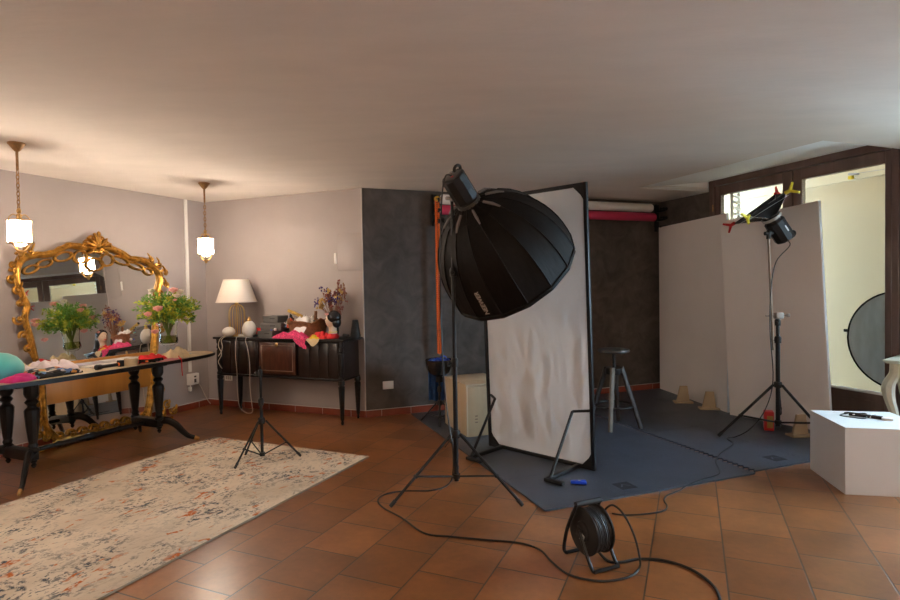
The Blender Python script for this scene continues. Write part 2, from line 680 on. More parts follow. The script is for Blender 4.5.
m_garden = M('pale_gravel', (0.19, 0.18, 0.15), 0.95, var=0.3, scale=6)
m_greydisc = M('grey_reflector_cloth', (0.56, 0.60, 0.68), 0.5, var=0.22, scale=5, bump=0.6, bscale=5, stretch=(1, 1, 0.4))
m_red = M('red_cloth', (0.62, 0.018, 0.022), 0.8, var=0.2, scale=14)
m_pink = M('hot_pink_net', (0.68, 0.05, 0.16), 0.85, var=0.45, scale=60)
m_magenta = M('magenta_cloth', (0.52, 0.012, 0.17), 0.75, var=0.2, scale=10)
m_teal = M('turquoise_satin', (0.08, 0.50, 0.46), 0.45, var=0.12, scale=5, sheen=0.3)
m_lav = M('pale_lilac_cloth', (0.62, 0.53, 0.55), 0.85, var=0.08, scale=8)
m_creamcloth = M('cream_cloth', (0.60, 0.47, 0.28), 0.85, var=0.15, scale=12)
m_yellowcloth = M('yellow_cloth', (0.72, 0.48, 0.02), 0.8, var=0.2, scale=14)
m_wicker = basket_mat()
m_grey = M('grey_cardboard', (0.115, 0.11, 0.105), 0.7, var=0.1, scale=8)
m_greydk = M('dark_grey_cardboard', (0.045, 0.043, 0.042), 0.7)
m_leaf = M('fern_green', (0.13, 0.30, 0.035), 0.6, var=0.5, scale=12)
m_leafy = M('yellow_green_leaf', (0.42, 0.46, 0.035), 0.6, var=0.35, scale=14)
m_rose = M('pink_rose_petal', (0.88, 0.42, 0.38), 0.6, var=0.2, scale=30)
m_rosew = M('cream_rose_petal', (0.85, 0.75, 0.66), 0.6, var=0.1, scale=30)
m_stem = M('green_stem', (0.13, 0.17, 0.03), 0.6)
m_vase = glass_pane_mat('clear_vase_glass', (0.96, 0.97, 0.93), 0.05)
m_water = glass_pane_mat('vase_water', (0.80, 0.80, 0.55), 0.12)
m_dry = M('dried_stalk', (0.24, 0.10, 0.05), 0.8, var=0.4, scale=30)
m_dryy = M('dried_ochre_flower', (0.50, 0.30, 0.09), 0.8, var=0.3, scale=40)
m_dryp = M('dried_purple_flower', (0.06, 0.03, 0.14), 0.8, var=0.4, scale=40)
m_dryr = M('dried_russet_flower', (0.22, 0.06, 0.05), 0.8, var=0.4, scale=40)
m_skin = M('painted_ceramic_skin', (0.66, 0.47, 0.33), 0.35)
m_hair = M('black_glazed_hair', (0.012, 0.011, 0.012), 0.25)
m_eggw = M('white_frosted_globe', (0.72, 0.68, 0.63), 0.5, bump=0.1, bscale=30)
m_eggd = M('dimpled_white_globe', (0.70, 0.64, 0.57), 0.5, bump=0.9, bscale=26)
m_cordw = M('white_cord', (0.55, 0.48, 0.40), 0.6)
m_cordb = M('black_cable', (0.016, 0.017, 0.020), 0.45)
m_print = speckle('printed_cloth', [(0.02, 0.02, 0.022), (0.5, 0.40, 0.33), (0.03, 0.03, 0.03), (0.55, 0.08, 0.03), (0.10, 0.18, 0.36),
                                    (0.03, 0.028, 0.026), (0.18, 0.32, 0.22), (0.6, 0.26, 0.05), (0.02, 0.02, 0.02), (0.55, 0.5, 0.46)], 26)
m_paper = M('white_paper', (0.72, 0.68, 0.66), 0.7)
m_paperg = M('grey_magazine_cover', (0.33, 0.29, 0.33), 0.5, var=0.3, scale=9)
m_paperb = M('pale_blue_paper', (0.25, 0.38, 0.52), 0.6)
m_papert = M('kraft_paper', (0.48, 0.36, 0.22), 0.8, var=0.15, scale=10)
m_seat = M('dark_worn_seat', (0.030, 0.026, 0.025), 0.4, var=0.3, scale=10)
m_stoolleg = wave_wood('dark_stained_leg', (0.014, 0.009, 0.007), (0.030, 0.020, 0.016), 5, 0.6, (1, 1, 0.2))
m_screen = M('dark_glass', (0.02, 0.02, 0.025), 0.1)
m_cube = M('white_lacquered_plinth', (0.64, 0.63, 0.63), 0.4, var=0.02, scale=3)
m_rugedge = M('rug_binding', (0.30, 0.24, 0.18), 0.95)
m_greyplug = M('grey_plug', (0.32, 0.29, 0.27), 0.5)

# ------------------------------------------------------------------ room axes
LV, LU = hd(113.4), hd(23.4)          # left half: along the back wall / along the left wall
RD, RS = hd(69.2), -hd(-20.8)         # right half: along the angled wall / along the window wall
RZL, RZR = R(-23.4), R(20.8)
C1, C2, C3 = Vector((-3.085, 7.09, 0)), Vector((-0.957, 6.237, 0)), Vector((2.91, 7.709, 0))
CZ = 2.56
ZUP = Vector((0, 0, 1))


def LF(v, u, z=0.0):
    return LV * v + LU * u + ZUP * z


def RF(d, s, z=0.0):
    return C3 + RD * d + RS * s + ZUP * z


CLR, CRR = C1 - LU * 11, RF(0, 11.2)


def wall_slab(mb, p, q, z0, z1, out, t=0.12):
    o = out * t
    mb.prism([(p.x, p.y), (q.x, q.y), ((q + o).x, (q + o).y), ((p + o).x, (p + o).y)], z0, z1)


# floor in its own frame so that the tile courses follow the left wall
b = MB()
inv = Matrix.Rotation(-RZL, 4, 'Z')
poly = [CLR, CRR, RF(0, 3.4), RF(0.1, 3.4), RF(0.1, -0.05), C3, C2, C1]
b.prism([((inv @ p).x, (inv @ p).y) for p in poly], -0.1, 0.0)
fo = struct(b.build('floor', m_floor, smooth=False))
fo.rotation_euler = (0, 0, RZL)


def rrect(mb, d0, d1, s0, s1, z0, z1):
    mb.prism([tuple(RF(d0, s0)[:2]), tuple(RF(d1, s0)[:2]), tuple(RF(d1, s1)[:2]), tuple(RF(d0, s1)[:2])], z0, z1)


RW0, RW1, RWD = 0.84, 3.05, -1.08
b = MB()
rrect(b, -14.5, RWD, -2.6, 13, CZ, CZ + 0.05)
rrect(b, RWD, 0.14, -2.6, RW0, CZ, CZ + 0.05)
rrect(b, RWD, 0.0, RW1, 13, CZ, CZ + 0.05)
struct(b.build('ceiling', m_ceil, smooth=False))
def rface(mb, *pts):
    mb.quad(*[RF(*p_) for p_ in pts])


# sloping reveal that rises from the ceiling to the head of the glazed door
b = MB()
b.prism([(RWD - 0.02, CZ + 0.001), (0.14, 2.70), (0.14, 2.75), (RWD - 0.02, CZ + 0.05)], -RW1 - 0.03, -RW0 + 0.03,
        m=Matrix.Translation(C3) @ Matrix.Rotation(RZR, 4, 'Z') @ Matrix(((1, 0, 0, 0), (0, 0, 1, 0), (0, 1, 0, 0), (0, 0, 0, 1))))
rrect(b, RWD, 0.0, RW0 - 0.03, RW0, CZ + 0.001, 2.71)
rrect(b, RWD, 0.0, RW1, RW1 + 0.03, CZ + 0.001, 2.71)
struct(b.build('trim_1', m_white_reveal, smooth=False))

for nm, p, q, out, mt in (('wall_left', CLR, C1 + LU * 0.12, -LV, m_wall), ('wall_back', C1 - LV * 0.1, C2 , hd(21.8), m_wall),
                          ('wall_angled', C2, C3 + RD * 0.1, hd(-20.8), m_darkwall), ('wall_rear', CLR, CRR, -hd(0), m_wall)):
    b = MB()
    wall_slab(b, p, q, 0, 2.75, out)
    struct(b.build(nm, mt, smooth=False))
b = MB()
rrect(b, 0, 0.12, -0.1, 0.865, 0, 2.75)
rrect(b, 0, 0.12, 2.97, 3.315, 0, 2.75)
rrect(b, 0, 0.12, 5.42, 11.3, 0, 2.75)
rrect(b, 0, 0.12, 0.865, 2.97, 2.685, 2.75)
rrect(b, 0, 0.12, 3.315, 5.42, 2.685, 2.75)
struct(b.build('wall_right', m_darkwall, smooth=False))


def skirting(name, p, q, inn):
    b = MB()
    o = inn * 0.012
    b.prism([tuple(p[:2]), tuple(q[:2]), tuple((q + o)[:2]), tuple((p + o)[:2])], 0, 0.075)
    t = struct(b.build(name, m_base, smooth=False))
    g = MB()
    o = inn * 0.0135
    g.prism([tuple(p[:2]), tuple(q[:2]), tuple((q + o)[:2]), tuple((p + o)[:2])], 0.075, 0.081)
    n = int((q - p).length / 0.33)
    for i in range(n):
        a = p.lerp(q, (i + 0.5) / n)
        dr = (q - p).normalized() * 0.002
        g.prism([tuple((a - dr)[:2]), tuple((a + dr)[:2]), tuple((a + dr + o)[:2]), tuple((a - dr + o)[:2])], 0, 0.075)
    g.build('grout', m_grout, t, smooth=False)


skirting('baseboard_left', C1 - LU * 8, C1, LV)
skirting('baseboard_back', C1, C2, hd(201.8))
skirting('baseboard_angled', C2, C3, hd(159.2))
skirting('baseboard_right', RF(0, 0), RF(0, 0.86), -RD)

# pale corner bead where the taupe and the dark plaster meet
b = MB()
b.cyl(C2 + Vector((-0.006, -0.008, 0.08)), C2 + Vector((-0.006, -0.008, CZ)), 0.008, seg=8)
struct(b.build('trim_2', M('corner_bead_paint', (0.48, 0.42, 0.39), 0.6)))

# ---- glazed double doors in the right wall (the second is added, out of view, for fill daylight)
def glazed_door(name, off):
    win = bpy.data.objects.new(name, None)
    COL.objects.link(win)
    win.location = RF(0, off)
    win.rotation_euler = (0, 0, RZR)
    win['kind'] = 'structure'

    def wbox(mb, s0, s1, z0, z1, d0=0.0, d1=0.07, bev=0.004):
        mb.box(((d0 + d1) / 2, -(s0 + s1) / 2, (z0 + z1) / 2), (d1 - d0, s1 - s0, z1 - z0), bevel=bev, seg=1)

    b = MB()
    wbox(b, 0.865, 0.935, 0, 2.685, -0.02, 0.10)
    wbox(b, 2.912, 2.97, 0, 2.685, -0.02, 0.10)
    wbox(b, 0.935, 2.912, 2.61, 2.685, -0.02, 0.10)
    wbox(b, 0.935, 2.912, 0.0, 0.03, -0.01, 0.10)
    b.build('frame', m_frame_wood, win)
    for s0, g0, g1, s1 in ((0.94, 1.01, 1.835, 1.945), (1.957, 2.045, 2.845, 2.908)):
        b = MB()
        wbox(b, s0, g0, 0.035, 2.605)
        wbox(b, g1, s1, 0.035, 2.605)
        wbox(b, g0, g1, 2.495, 2.605)
        wbox(b, g0, g1, 0.035, 0.407)
        lf = b.build('leaf', m_frame_wood, win)
        b = MB()
        wbox(b, g0 + 0.08, g1 - 0.08, 0.10, 0.33, -0.008, 0.0)
        b.build('panel', m_frame_wood, lf)
        b = MB()
        wbox(b, g0 - 0.012, g0, 0.407, 2.495, 0.012, 0.06, 0.002)
        wbox(b, g1, g1 + 0.012, 0.407, 2.495, 0.012, 0.06, 0.002)
        wbox(b, g0, g1, 0.395, 0.412, -0.006, 0.06, 0.002)
        b.build('glazing_bead', M('pale_glazing_bead', (0.75, 0.76, 0.78), 0.5), lf)
        b = MB()
        wbox(b, g0, g1, 0.407, 2.495, 0.034, 0.040, 0)
        b.build('pane', m_glass, lf, smooth=False)
    for z in (0.4, 1.3, 2.35):
        b = MB()
        b.cyl((-0.025, -0.925, z - 0.04), (-0.025, -0.925, z + 0.04), 0.008, seg=8)
        b.build('hinge', m_bronze, win)


WOFF = 2.45
glazed_door('window_1', 0.0)
glazed_door('window_added', WOFF)

# ---- light well outside
b = MB()
rrect(b, 1.35, 1.5, -1.3, 3.26, -0.1, 4.7)
rrect(b, 1.31, 1.36, -1.3, 3.26, 2.62, 4.7)
rrect(b, 0.13, 0.86, -1.3, 3.26, 4.1, 4.18)  # unseen eave, added to hold back sky light over the well
rrect(b, 0.12, 1.5, -1.3, -1.2, -0.1, 4.7)  # unseen far end wall, added to keep sky light out
rrect(b, 0.12, 1.5, 3.18, 3.26, -0.1, 4.7)  # unseen near end wall, added to dim the well
rrect(b, 0.125, 0.24, -1.3, 3.26, 2.76, 4.1)
struct(b.build('wall_outside', m_outwall, smooth=False))
b = MB()
rrect(b, 0.1, 1.5, -2, 3.6, -0.2, -0.02)
struct(b.build('trim_3', m_outfloor, smooth=False))
b = MB()
rrect(b, 0.125, 16, 3.6, 16, -0.2, -0.02)
struct(b.build('trim_4', m_garden, smooth=False))

# ================================================================== LEFT HALF
# ---- pendants
def make_pendant(label):
    t = thing('pendant_lamp', label, 'lamp', (0, 0, CZ), 0, 'brass pendant lamps')
    b = MB()
    b.lathe([(0.0, 0.0), (0.055, 0.0), (0.057, -0.008), (0.048, -0.018), (0.036, -0.035), (0.024, -0.052), (0.014, -0.062), (0.0, -0.064)], 24)
    b.build('canopy', m_bronze, t)
    b = MB()
    b.cyl((0, 0, -0.06), (0, 0, -0.20), 0.009, seg=10)
    b.build('rod', m_bronze, t)
    b = MB()
    z = -0.20
    k = 0
    while z > -0.475:
        w = Vector((1, 0, 0)) if k % 2 else Vector((0, 1, 0))
        pts = [Vector((0, 0, z - 0.018)) + w * 0.010 * math.cos(a) + ZUP * 0.021 * math.sin(a)
               for a in [2 * math.pi * i / 12 for i in range(12)]]
        b.tube(pts, 0.0036, 6, closed=True)
        z -= 0.031
        k += 1
    b.build('chain', m_bronze, t)
    b = MB()
    b.ball((0, 0, -0.50), (0.016, 0.016, 0.022), 10)
    b.lathe([(0.012, -0.52), (0.022, -0.53), (0.016, -0.545), (0.02, -0.56), (0.008, -0.57)], 12)
    for i in range(4):
        a = math.pi / 4 + i * math.pi / 2
        c, s = math.cos(a), math.sin(a)
        b.tube(spline([(0.012 * c, 0.012 * s, -0.535), (0.036 * c, 0.036 * s, -0.525), (0.060 * c, 0.060 * s, -0.55), (0.066 * c, 0.066 * s, -0.572)], 5), 0.0035, 6)
    b.build('hanger', m_brass, t)
    b = MB()
    for z in (-0.572, -0.735):
        b.lathe([(0.070, z - 0.005), (0.078, z - 0.005), (0.080, z), (0.078, z + 0.005), (0.070, z + 0.005), (0.068, z), (0.070, z - 0.005)], 32)
    for i in range(6):
        a = i * math.pi / 3 + 0.3
        c, s = math.cos(a), math.sin(a)
        b.cyl((0.0755 * c, 0.0755 * s, -0.572), (0.0755 * c, 0.0755 * s, -0.735), 0.003, seg=6)
    for i in range(3):
        a = i * 2 * math.pi / 3 + 0.5
        c, s = math.cos(a), math.sin(a)
        b.tube(spline([(0.072 * c, 0.072 * s, -0.738), (0.058 * c, 0.058 * s, -0.755), (0.040 * c, 0.040 * s, -0.785), (0.016 * c, 0.016 * s, -0.80)], 5), 0.006, 6)
    b.build('shade_frame', m_brass, t)
    b = MB()
    rings = []
    b.lathe([(0.071, -0.734), (0.073, -0.734), (0.073, -0.573), (0.071, -0.573), (0.071, -0.734)], 32)
    b.build('shade', m_opal, t)
    b = MB()
    b.lathe([(0.0, -0.765), (0.03, -0.758), (0.045, -0.742)], 20)
    b.ball((0, 0, -0.66), (0.03, 0.03, 0.04), 12)
    b.build('bulb', m_bulb, t)
    b = MB()
    b.lathe([(0.0, -0.83), (0.010, -0.825), (0.013, -0.812), (0.022, -0.80), (0.018, -0.79), (0.0, -0.786)], 12)
    b.build('finial', m_brass, t)
    return t


PEND = [fl(16.5, 143, CZ), fl(204, 183, CZ)]
p0 = make_pendant('brass pendant lamp with glowing white shade hanging left of the gilt mirror crest')
p0.location = PEND[0]
p1 = dup(p0, PEND[1], 0.4, 'brass pendant lamp with glowing white shade hanging before the corner above the table lamp')
FILL_PEND = [LF(-4.6, 0.75, CZ), LF(-4.6, -1.05, CZ), Vector((1.2, -1.3, CZ)), Vector((4.5, -0.6, CZ))]  # pendants added outside the view as fill light
for i, p in enumerate(FILL_PEND):
    d_ = dup(p0, p, 0.3 * i, ('added brass fill pendant left of the picture, third in the row along the left wall', 'added brass fill pendant on the left behind the photographer',
                         'added brass fill pendant behind the photographer', 'added brass fill pendant far right behind the photographer')[i])
    for ch in d_.children:
        if ch.name.startswith('shade') and 'frame' not in ch.name and i > 1:
            ch.data = ch.data.copy()
            ch.data.materials[0] = m_opal_fill
for i, p in enumerate(PEND + FILL_PEND):
    for dz, fr in ((-0.61, 0.6), (-0.715, 0.4)):
        light('pendant_bulb', 'POINT', p + Vector((0, 0, dz)), PENDANT_W * fr, WARM, 0.035)

# ---- rococo mirror leaning on the left wall
MPSI, MTAU = R(1.25), R(4.0)
MX = hd(23.4 + 1.25)
MU = (ZUP * math.cos(MTAU) - hd(113.4 + 1.25) * math.sin(MTAU)).normalized()
MB0 = LF(-5.54, 3.8, 1.0) - MU * (1.0 / MU.z)
MN = MX.cross(MU).normalized()
MMAT = Matrix((MX, MU, MN)).transposed().to_4x4()
MMAT.translation = MB0


def mir(px, py, dz=0.0):
    p = rpl(px, py, MB0 + MN * dz, MN) - MB0
    return Vector((p.dot(MX), p.dot(MU), dz))


mirror = thing('standing_mirror', 'large gilded rococo mirror with carved crest leaning on the left wall behind the table', 'mirror', matrix=MMAT)
left_px = [(57, 438), (49, 431), (45, 420), (43, 400), (42, 380), (38, 366), (33, 350), (29, 333), (25.5, 318), (27, 307), (23.5, 297), (18, 284), (17, 271), (22, 261)]
top_px = [(35, 256), (50, 254.5), (60.5, 250), (70, 246), (82, 247.5), (93, 248), (105, 248.5), (116.5, 251), (130.5, 259), (142, 260.5), (151.5, 266)]
right_px = [(158, 272.5), (160, 281), (157, 295), (156, 323), (154.5, 349), (153, 365), (152, 385), (150.5, 402), (147, 416)]
FR = 0.022
lp = [mir(*q, FR) for q in left_px]
tp = [mir(*q, FR) for q in top_px]
rp = [mir(*q, FR) for q in right_px]
outline = spline(lp + tp + rp, 4)
b = MB()
inner = [(p.x, p.y) for p in outline]
b.prism(inner, 0.0, 0.006)
b.build('glass', m_mirror, mirror, smooth=False)
b = MB()
b.prism(inner, -0.02, -0.001)
b.build('backing', m_ebony, mirror, smooth=False)
b = MB()
rad = []
for i, p in enumerate(outline):
    rad.append(0.026 + 0.003 * math.sin(i * 0.55))
b.tube(outline, rad, 10, up=(0, 0, 1))
off = []
for i, p in enumerate(outline):
    t = (outline[min(i + 1, len(outline) - 1)] - outline[max(i - 1, 0)]).normalized()
    off.append(p + Vector((-t.y, t.x, 0)) * 0.026 + Vector((0, 0, 0.008)))
b.tube(off, [0.010 + 0.0045 * math.sin(i * 1.7) for i in range(len(off))], 8, up=(0, 0, 1))
off2 = [p + Vector((0, 0, 0.022)) for p in outline]
b.tube(off2, 0.011, 8, up=(0, 0, 1))
b.build('moulding', m_gold, mirror)


def scroll(mb, c, r, turns=1.4, a0=0.0, sgn=1, th=0.012, z=0.03):
    pts, rr = [], []
    n = int(turns * 14)
    for i in range(n + 1):
        t = i / n
        a = a0 + sgn * turns * 2 * math.pi * t
        q = r * (1 - 0.8 * t)
        pts.append(Vector((c[0] + q * math.cos(a), c[1] + q * math.sin(a), z + 0.02 * t)))
        rr.append(th * (1 - 0.35 * t))
    mb.tube(pts, rr, 7, up=(0, 0, 1))
    mb.ball((c[0], c[1], z + 0.02), th * 1.3, 8)


def leafm(mb, p, ang, ln, w, z=0.03):
    """an acanthus lobe"""
    d = Vector((math.cos(ang), math.sin(ang), 0))
    n = Vector((-d.y, d.x, 0))
    pts = [Vector((p[0], p[1], z)), Vector((p[0], p[1], z)) + d * ln * 0.5 + n * w * 0.3 + Vector((0, 0, 0.02)),
           Vector((p[0], p[1], z)) + d * ln + n * w * 0.9 + Vector((0, 0, 0.012))]
    s = spline(pts, 5)
    k = len(s)
    mb.tube(s, [w * (0.45 + 0.75 * math.sin(math.pi * (0.15 + 0.8 * i / (k - 1)))) * 0.55 for i in range(k)], 7, up=(0, 0, 1), flat=0.7)


# crest: leaf spray over the middle of the top rail
cr = mir(95, 247)
b = MB()
for a, l, w in ((84, 0.13, 0.05), (62, 0.10, 0.04), (118, 0.09, 0.04), (25, 0.13, 0.04), (155, 0.13, 0.04), (0, 0.14, 0.04), (180, 0.14, 0.04)):
    leafm(b, (cr.x, cr.y + 0.0), R(a), l, w * (1 if a < 90 else -1), 0.035)
for sx in (-1, 1):
    scroll(b, (cr.x + sx * 0.085, cr.y + 0.02), 0.045, 1.5, R(90), -sx, 0.014)
    scroll(b, (cr.x + sx * 0.045, cr.y + 0.075), 0.034, 1.2, R(0 if sx > 0 else 180), sx, 0.012)
    scroll(b, (cr.x + sx * 0.035, cr.y - 0.035), 0.038, 1.3, R(200 if sx > 0 else -20), -sx, 0.013)
    scroll(b, (cr.x + sx * 0.135, cr.y + 0.01), 0.032, 1.2, R(90), sx, 0.011)
    leafm(b, (cr.x + sx * 0.03, cr.y - 0.02), R(-90 + sx * 35), 0.09, sx * 0.035, 0.035)
b.ball((cr.x, cr.y + 0.01, 0.05), (0.028, 0.04, 0.028), 10)
b.ball((cr.x + 0.02, cr.y + 0.13, 0.045), (0.02, 0.03, 0.018), 8)
for i in range(7):
    a = R(200 + 140 * i / 6)
    b.ball((cr.x + 0.045 * math.cos(a), cr.y - 0.02 + 0.035 * math.sin(a), 0.04), 0.013, 7)
b.build('crest', m_gold, mirror)

# openwork loops hanging under the top rail
b = MB()
loops = [((31, 269.5), 7.5, 3.6, 20), ((45, 263.5), 7.5, 3.4, 15), ((64, 256.5), 9, 4.2, 14), ((81, 257), 6.5, 6.0, 0), ((95, 264.5), 8.5, 6.2, 0), ((107.5, 260), 6.3, 5.8, 0),
         ((121, 260.5), 8.5, 3.2, -22), ((136, 266), 8, 2.6, -20), ((148.5, 271.5), 4.5, 3, -25)]
for (cx, cy), rx, ry, an in loops:
    pts = []
    for i in range(18):
        a = 2 * math.pi * i / 18
        x, y = rx * math.cos(a), ry * math.sin(a)
        ca, sa = math.cos(R(an)), math.sin(R(an))
        pts.append(mir(cx + x * ca + y * sa, cy - x * sa + y * ca, 0.02))
    b.tube(pts, 0.0105, 7, closed=True, up=(0, 0, 1))
b.build('openwork', m_gold, mirror)

# carved scrolls down the sides
for nm, sd, pts_px in (('side_carving', -1, [(30, 252), (21, 256), (13, 266), (12, 279), (18, 291), (20, 303), (20, 320), (24, 335), (28, 349), (34, 392), (36, 404), (39, 416), (37, 427)]),
                       ('side_carving', 1, [(147, 261), (156, 265), (162, 273), (163, 285), (160, 297), (159, 330), (158, 390), (155, 402)])):
    for i, q in enumerate(pts_px):
        b = MB()
        p = mir(*q)
        scroll(b, (p.x + sd * 0.018, p.y), 0.036 if i % 2 else 0.046, 1.3, R(90 + 70 * i), sd * (1 if i % 2 else -1), 0.014, 0.02)
        leafm(b, (p.x + sd * 0.012, p.y), R(90 + 8 * sd), 0.085, 0.022 * sd, 0.03)
        b.build('carved_scroll', m_gold, mirror)
# feet scrolls
for sd, c, cc in ((-1, (40, 431), [(34, 425), (44, 437), (36, 435)]), (1, (163, 412), [(165, 405), (172, 410), (160, 414)])):
    b = MB()
    for i, q in enumerate(cc):
        p = mir(*q)
        p.y = max(p.y, 0.05)
        scroll(b, (p.x, p.y), 0.05, 1.5, R(60 + 90 * i), sd, 0.014, 0.025)
        leafm(b, (p.x, p.y), R(90 - sd * 50), 0.06, 0.03 * sd, 0.03)
    p = mir(*c)
    b.box((p.x, 0.015, 0.01), (0.20, 0.03, 0.06), bevel=0.008)
    b.build('foot', m_gold, mirror)
# lower apron: wave of gilded scrolls, and the plain golden cross rail
b = MB()
q0, q1 = mir(52, 437), mir(149, 418)
b.box(((q0.x + q1.x) / 2, 0.05, 0.012), (q1.x - q0.x, 0.075, 0.035), bevel=0.008)
for i in range(9):
    t = (i + 0.5) / 9
    x = q0.x + (q1.x - q0.x) * t
    scroll(b, (x, 0.10), 0.045, 1.2, R(180), -1, 0.012, 0.02)
b.build('bottom_rail', m_gold, mirror)
b = MB()
x0, x1 = mir(44, 385).x, mir(152, 375).x
z0, z1 = mir(52, 404).y, mir(47, 364).y
b.box(((x0 + x1) / 2, (z0 + z1) / 2, 0.014), (x1 - x0, z1 - z0, 0.02), bevel=0.004)
b.build('cross_rail', m_goldwood, mirror)

# ---- long pedestal table
TZ = 0.80
table = thing('dining_table', 'long black double pedestal table with beige top heaped with cloths before the gilt mirror', 'table', LF(-4.82, 3.2), RZL + R(-0.5))


def selp(a, bb, n=3.0, k=64):
    out = []
    for i in range(k):
        t = 2 * math.pi * i / k
        c, s = math.cos(t), math.sin(t)
        out.append((a * math.copysign(abs(c) ** (2 / n), c), bb * math.copysign(abs(s) ** (2 / n), s)))
    return out


b = MB()
b.prism(selp(0.345, 1.27), TZ - 0.034, TZ - 0.026)
b.prism(selp(0.36, 1.29), TZ - 0.026, TZ - 0.001)
b.build('table_rim', m_ebony, table, angle=30)
b = MB()
b.prism(selp(0.343, 1.27), TZ - 0.003, TZ)
b.build('table_top', m_tabletop, table, angle=30)
b = MB()
b.box((0, 0, TZ - 0.05), (0.34, 1.3, 0.032), bevel=0.004)
b.build('underframe', m_ebony, table)
colp = [(0.024, 0.22), (0.04, 0.235), (0.04, 0.25), (0.028, 0.262), (0.034, 0.28), (0.027, 0.30), (0.031, 0.32), (0.040, 0.40), (0.050, 0.52), (0.052, 0.55),
        (0.046, 0.565), (0.030, 0.58), (0.028, 0.59), (0.044, 0.61), (0.046, 0.62), (0.030, 0.64), (0.044, 0.66), (0.050, 0.68), (0.050, 0.74), (0.055, 0.75), (0.055, 0.77)]
for sy in (-1, 1):
    y = sy * 0.55
    b = MB()
    b.box((0, y, 0.205), (0.36, 0.07, 0.085), bevel=0.01)
    bm_ = b.build('pedestal_beam', m_ebony, table)
    for sx in (-1, 1):
        b = MB()
        b.lathe(colp, 12, c=(sx * 0.165, y, 0))
        b.build('column', m_ebony, table, angle=25)
        b = MB()
        b.lathe([(0.0, 0.105), (0.010, 0.11), (0.02, 0.13), (0.012, 0.142), (0.024, 0.155), (0.024, 0.17)], 12, c=(sx * 0.165, y, 0))
        b.build('drop_finial', m_ebony, table)
        pth = spline([(sx * 0.14, y + sy * 0.00, 0.215), (sx * 0.20, y + sy * 0.05, 0.218), (sx * 0.255, y + sy * 0.10, 0.175), (sx * 0.30, y + sy * 0.145, 0.10),
                      (sx * 0.34, y + sy * 0.18, 0.05), (sx * 0.385, y + sy * 0.22, 0.026)], 6)
        b = MB()
        n = len(pth)
        b.tube(pth, [0.040 - 0.020 * i / (n - 1) for i in range(n)], 8, flat=0.7, up=(0, 0, 1))
        lg = b.build('leg', m_ebony, table)
        b = MB()
        d = (pth[-1] - pth[-3]).normalized()
        b.tube([pth[-1] - d * 0.01, pth[-1] + d * 0.025, pth[-1] + d * 0.035], [0.0225, 0.019, 0.010], 8, flat=0.7, up=(0, 0, 1))
        b.build('brass_cap', m_brass, lg)
b = MB()
prof = []
for i in range(41):
    t = i / 40
    r = 0.017 + 0.006 * math.sin(math.pi * t) + (0.010 if 0.46 < t < 0.54 else 0) + (0.007 if abs(t - 0.25) < 0.02 or abs(t - 0.75) < 0.02 else 0)
    prof.append((r, -0.53 + 1.06 * t))
b.lathe(prof, 12, m=Matrix.Translation((0, 0, 0.20)) @ Matrix.Rotation(R(-90), 4, 'X'))
b.build('stretcher', m_ebony, table)


def tpt(px, py):
    return fl(px, py, TZ)


def heap(name, mat, c, sx, sy, h, rz, label, cat, seed=0, group=None, nu=26, freq=9, flat=0.35, zb=None, parent=None):
    """a crumpled piece of cloth lying on a surface"""
    b = MB()
    rnd = Vector((seed * 3.7, seed * 1.3, seed * 2.1))

    def fn(i, j):
        x, y = (i - 0.5) * 2, (j - 0.5) * 2
        a = math.atan2(y, x)
        edge = 1 + 0.22 * noise.noise(Vector((math.cos(a) * 1.7, math.sin(a) * 1.7, 0)) + rnd)
        r = max(abs(x), abs(y))
        d = math.hypot(x, y) or 1
        k = r / d
        xx, yy = x * (0.35 * 1 + 0.65 * k) * edge, y * (0.35 + 0.65 * k) * edge
        w = max(0.0, 1 - r ** 2.2)
        rid = abs(noise.noise(Vector((xx * sx * freq * 2, yy * sy * freq * 2, 0)) + rnd)) * 1.5 + abs(noise.noise(Vector((xx * sx * freq * 5, yy * sy * freq * 5, 3)) + rnd)) * 0.5
        z = 0.004 + h * (w ** 0.7) * (flat + (1 - flat) * min(1.3, rid * 1.6))
        return (xx * sx, yy * sy, z)
    b.sheet(fn, nu, nu, 0.0035)
    o = b.build(name, mat, parent, angle=80)
    if parent is None:
        place(o, (c[0], c[1], zb if zb is not None else TZ), rz)
        tag(o, label, cat, group)
    return o


# cloths and small things on the table
c = tpt(4, 376)
b = MB()
b.ball((0, 0, 0), (0.17, 0.20, 0.14), 20)
for vtx in b.bm.verts:
    vtx.co += vtx.co.normalized() * 0.012 * noise.noise(vtx.co * 14)
    vtx.co.z = max(vtx.co.z, -0.060) + 0.002 * vtx.co.x
o = b.build('cushion', m_teal)
q = LF(-4.86, 2.50)
place(o, (q.x, q.y, TZ + 0.072), RZL)
tag(o, 'shiny turquoise cushion at the left end of the table', 'cushion')
q = LF(-4.62, 2.545)
heap('folded_cloth', m_magenta, q, 0.10, 0.11, 0.05, RZL, 'magenta folded cloth in front of the turquoise cushion', 'cloth', 3, freq=5, flat=0.7)
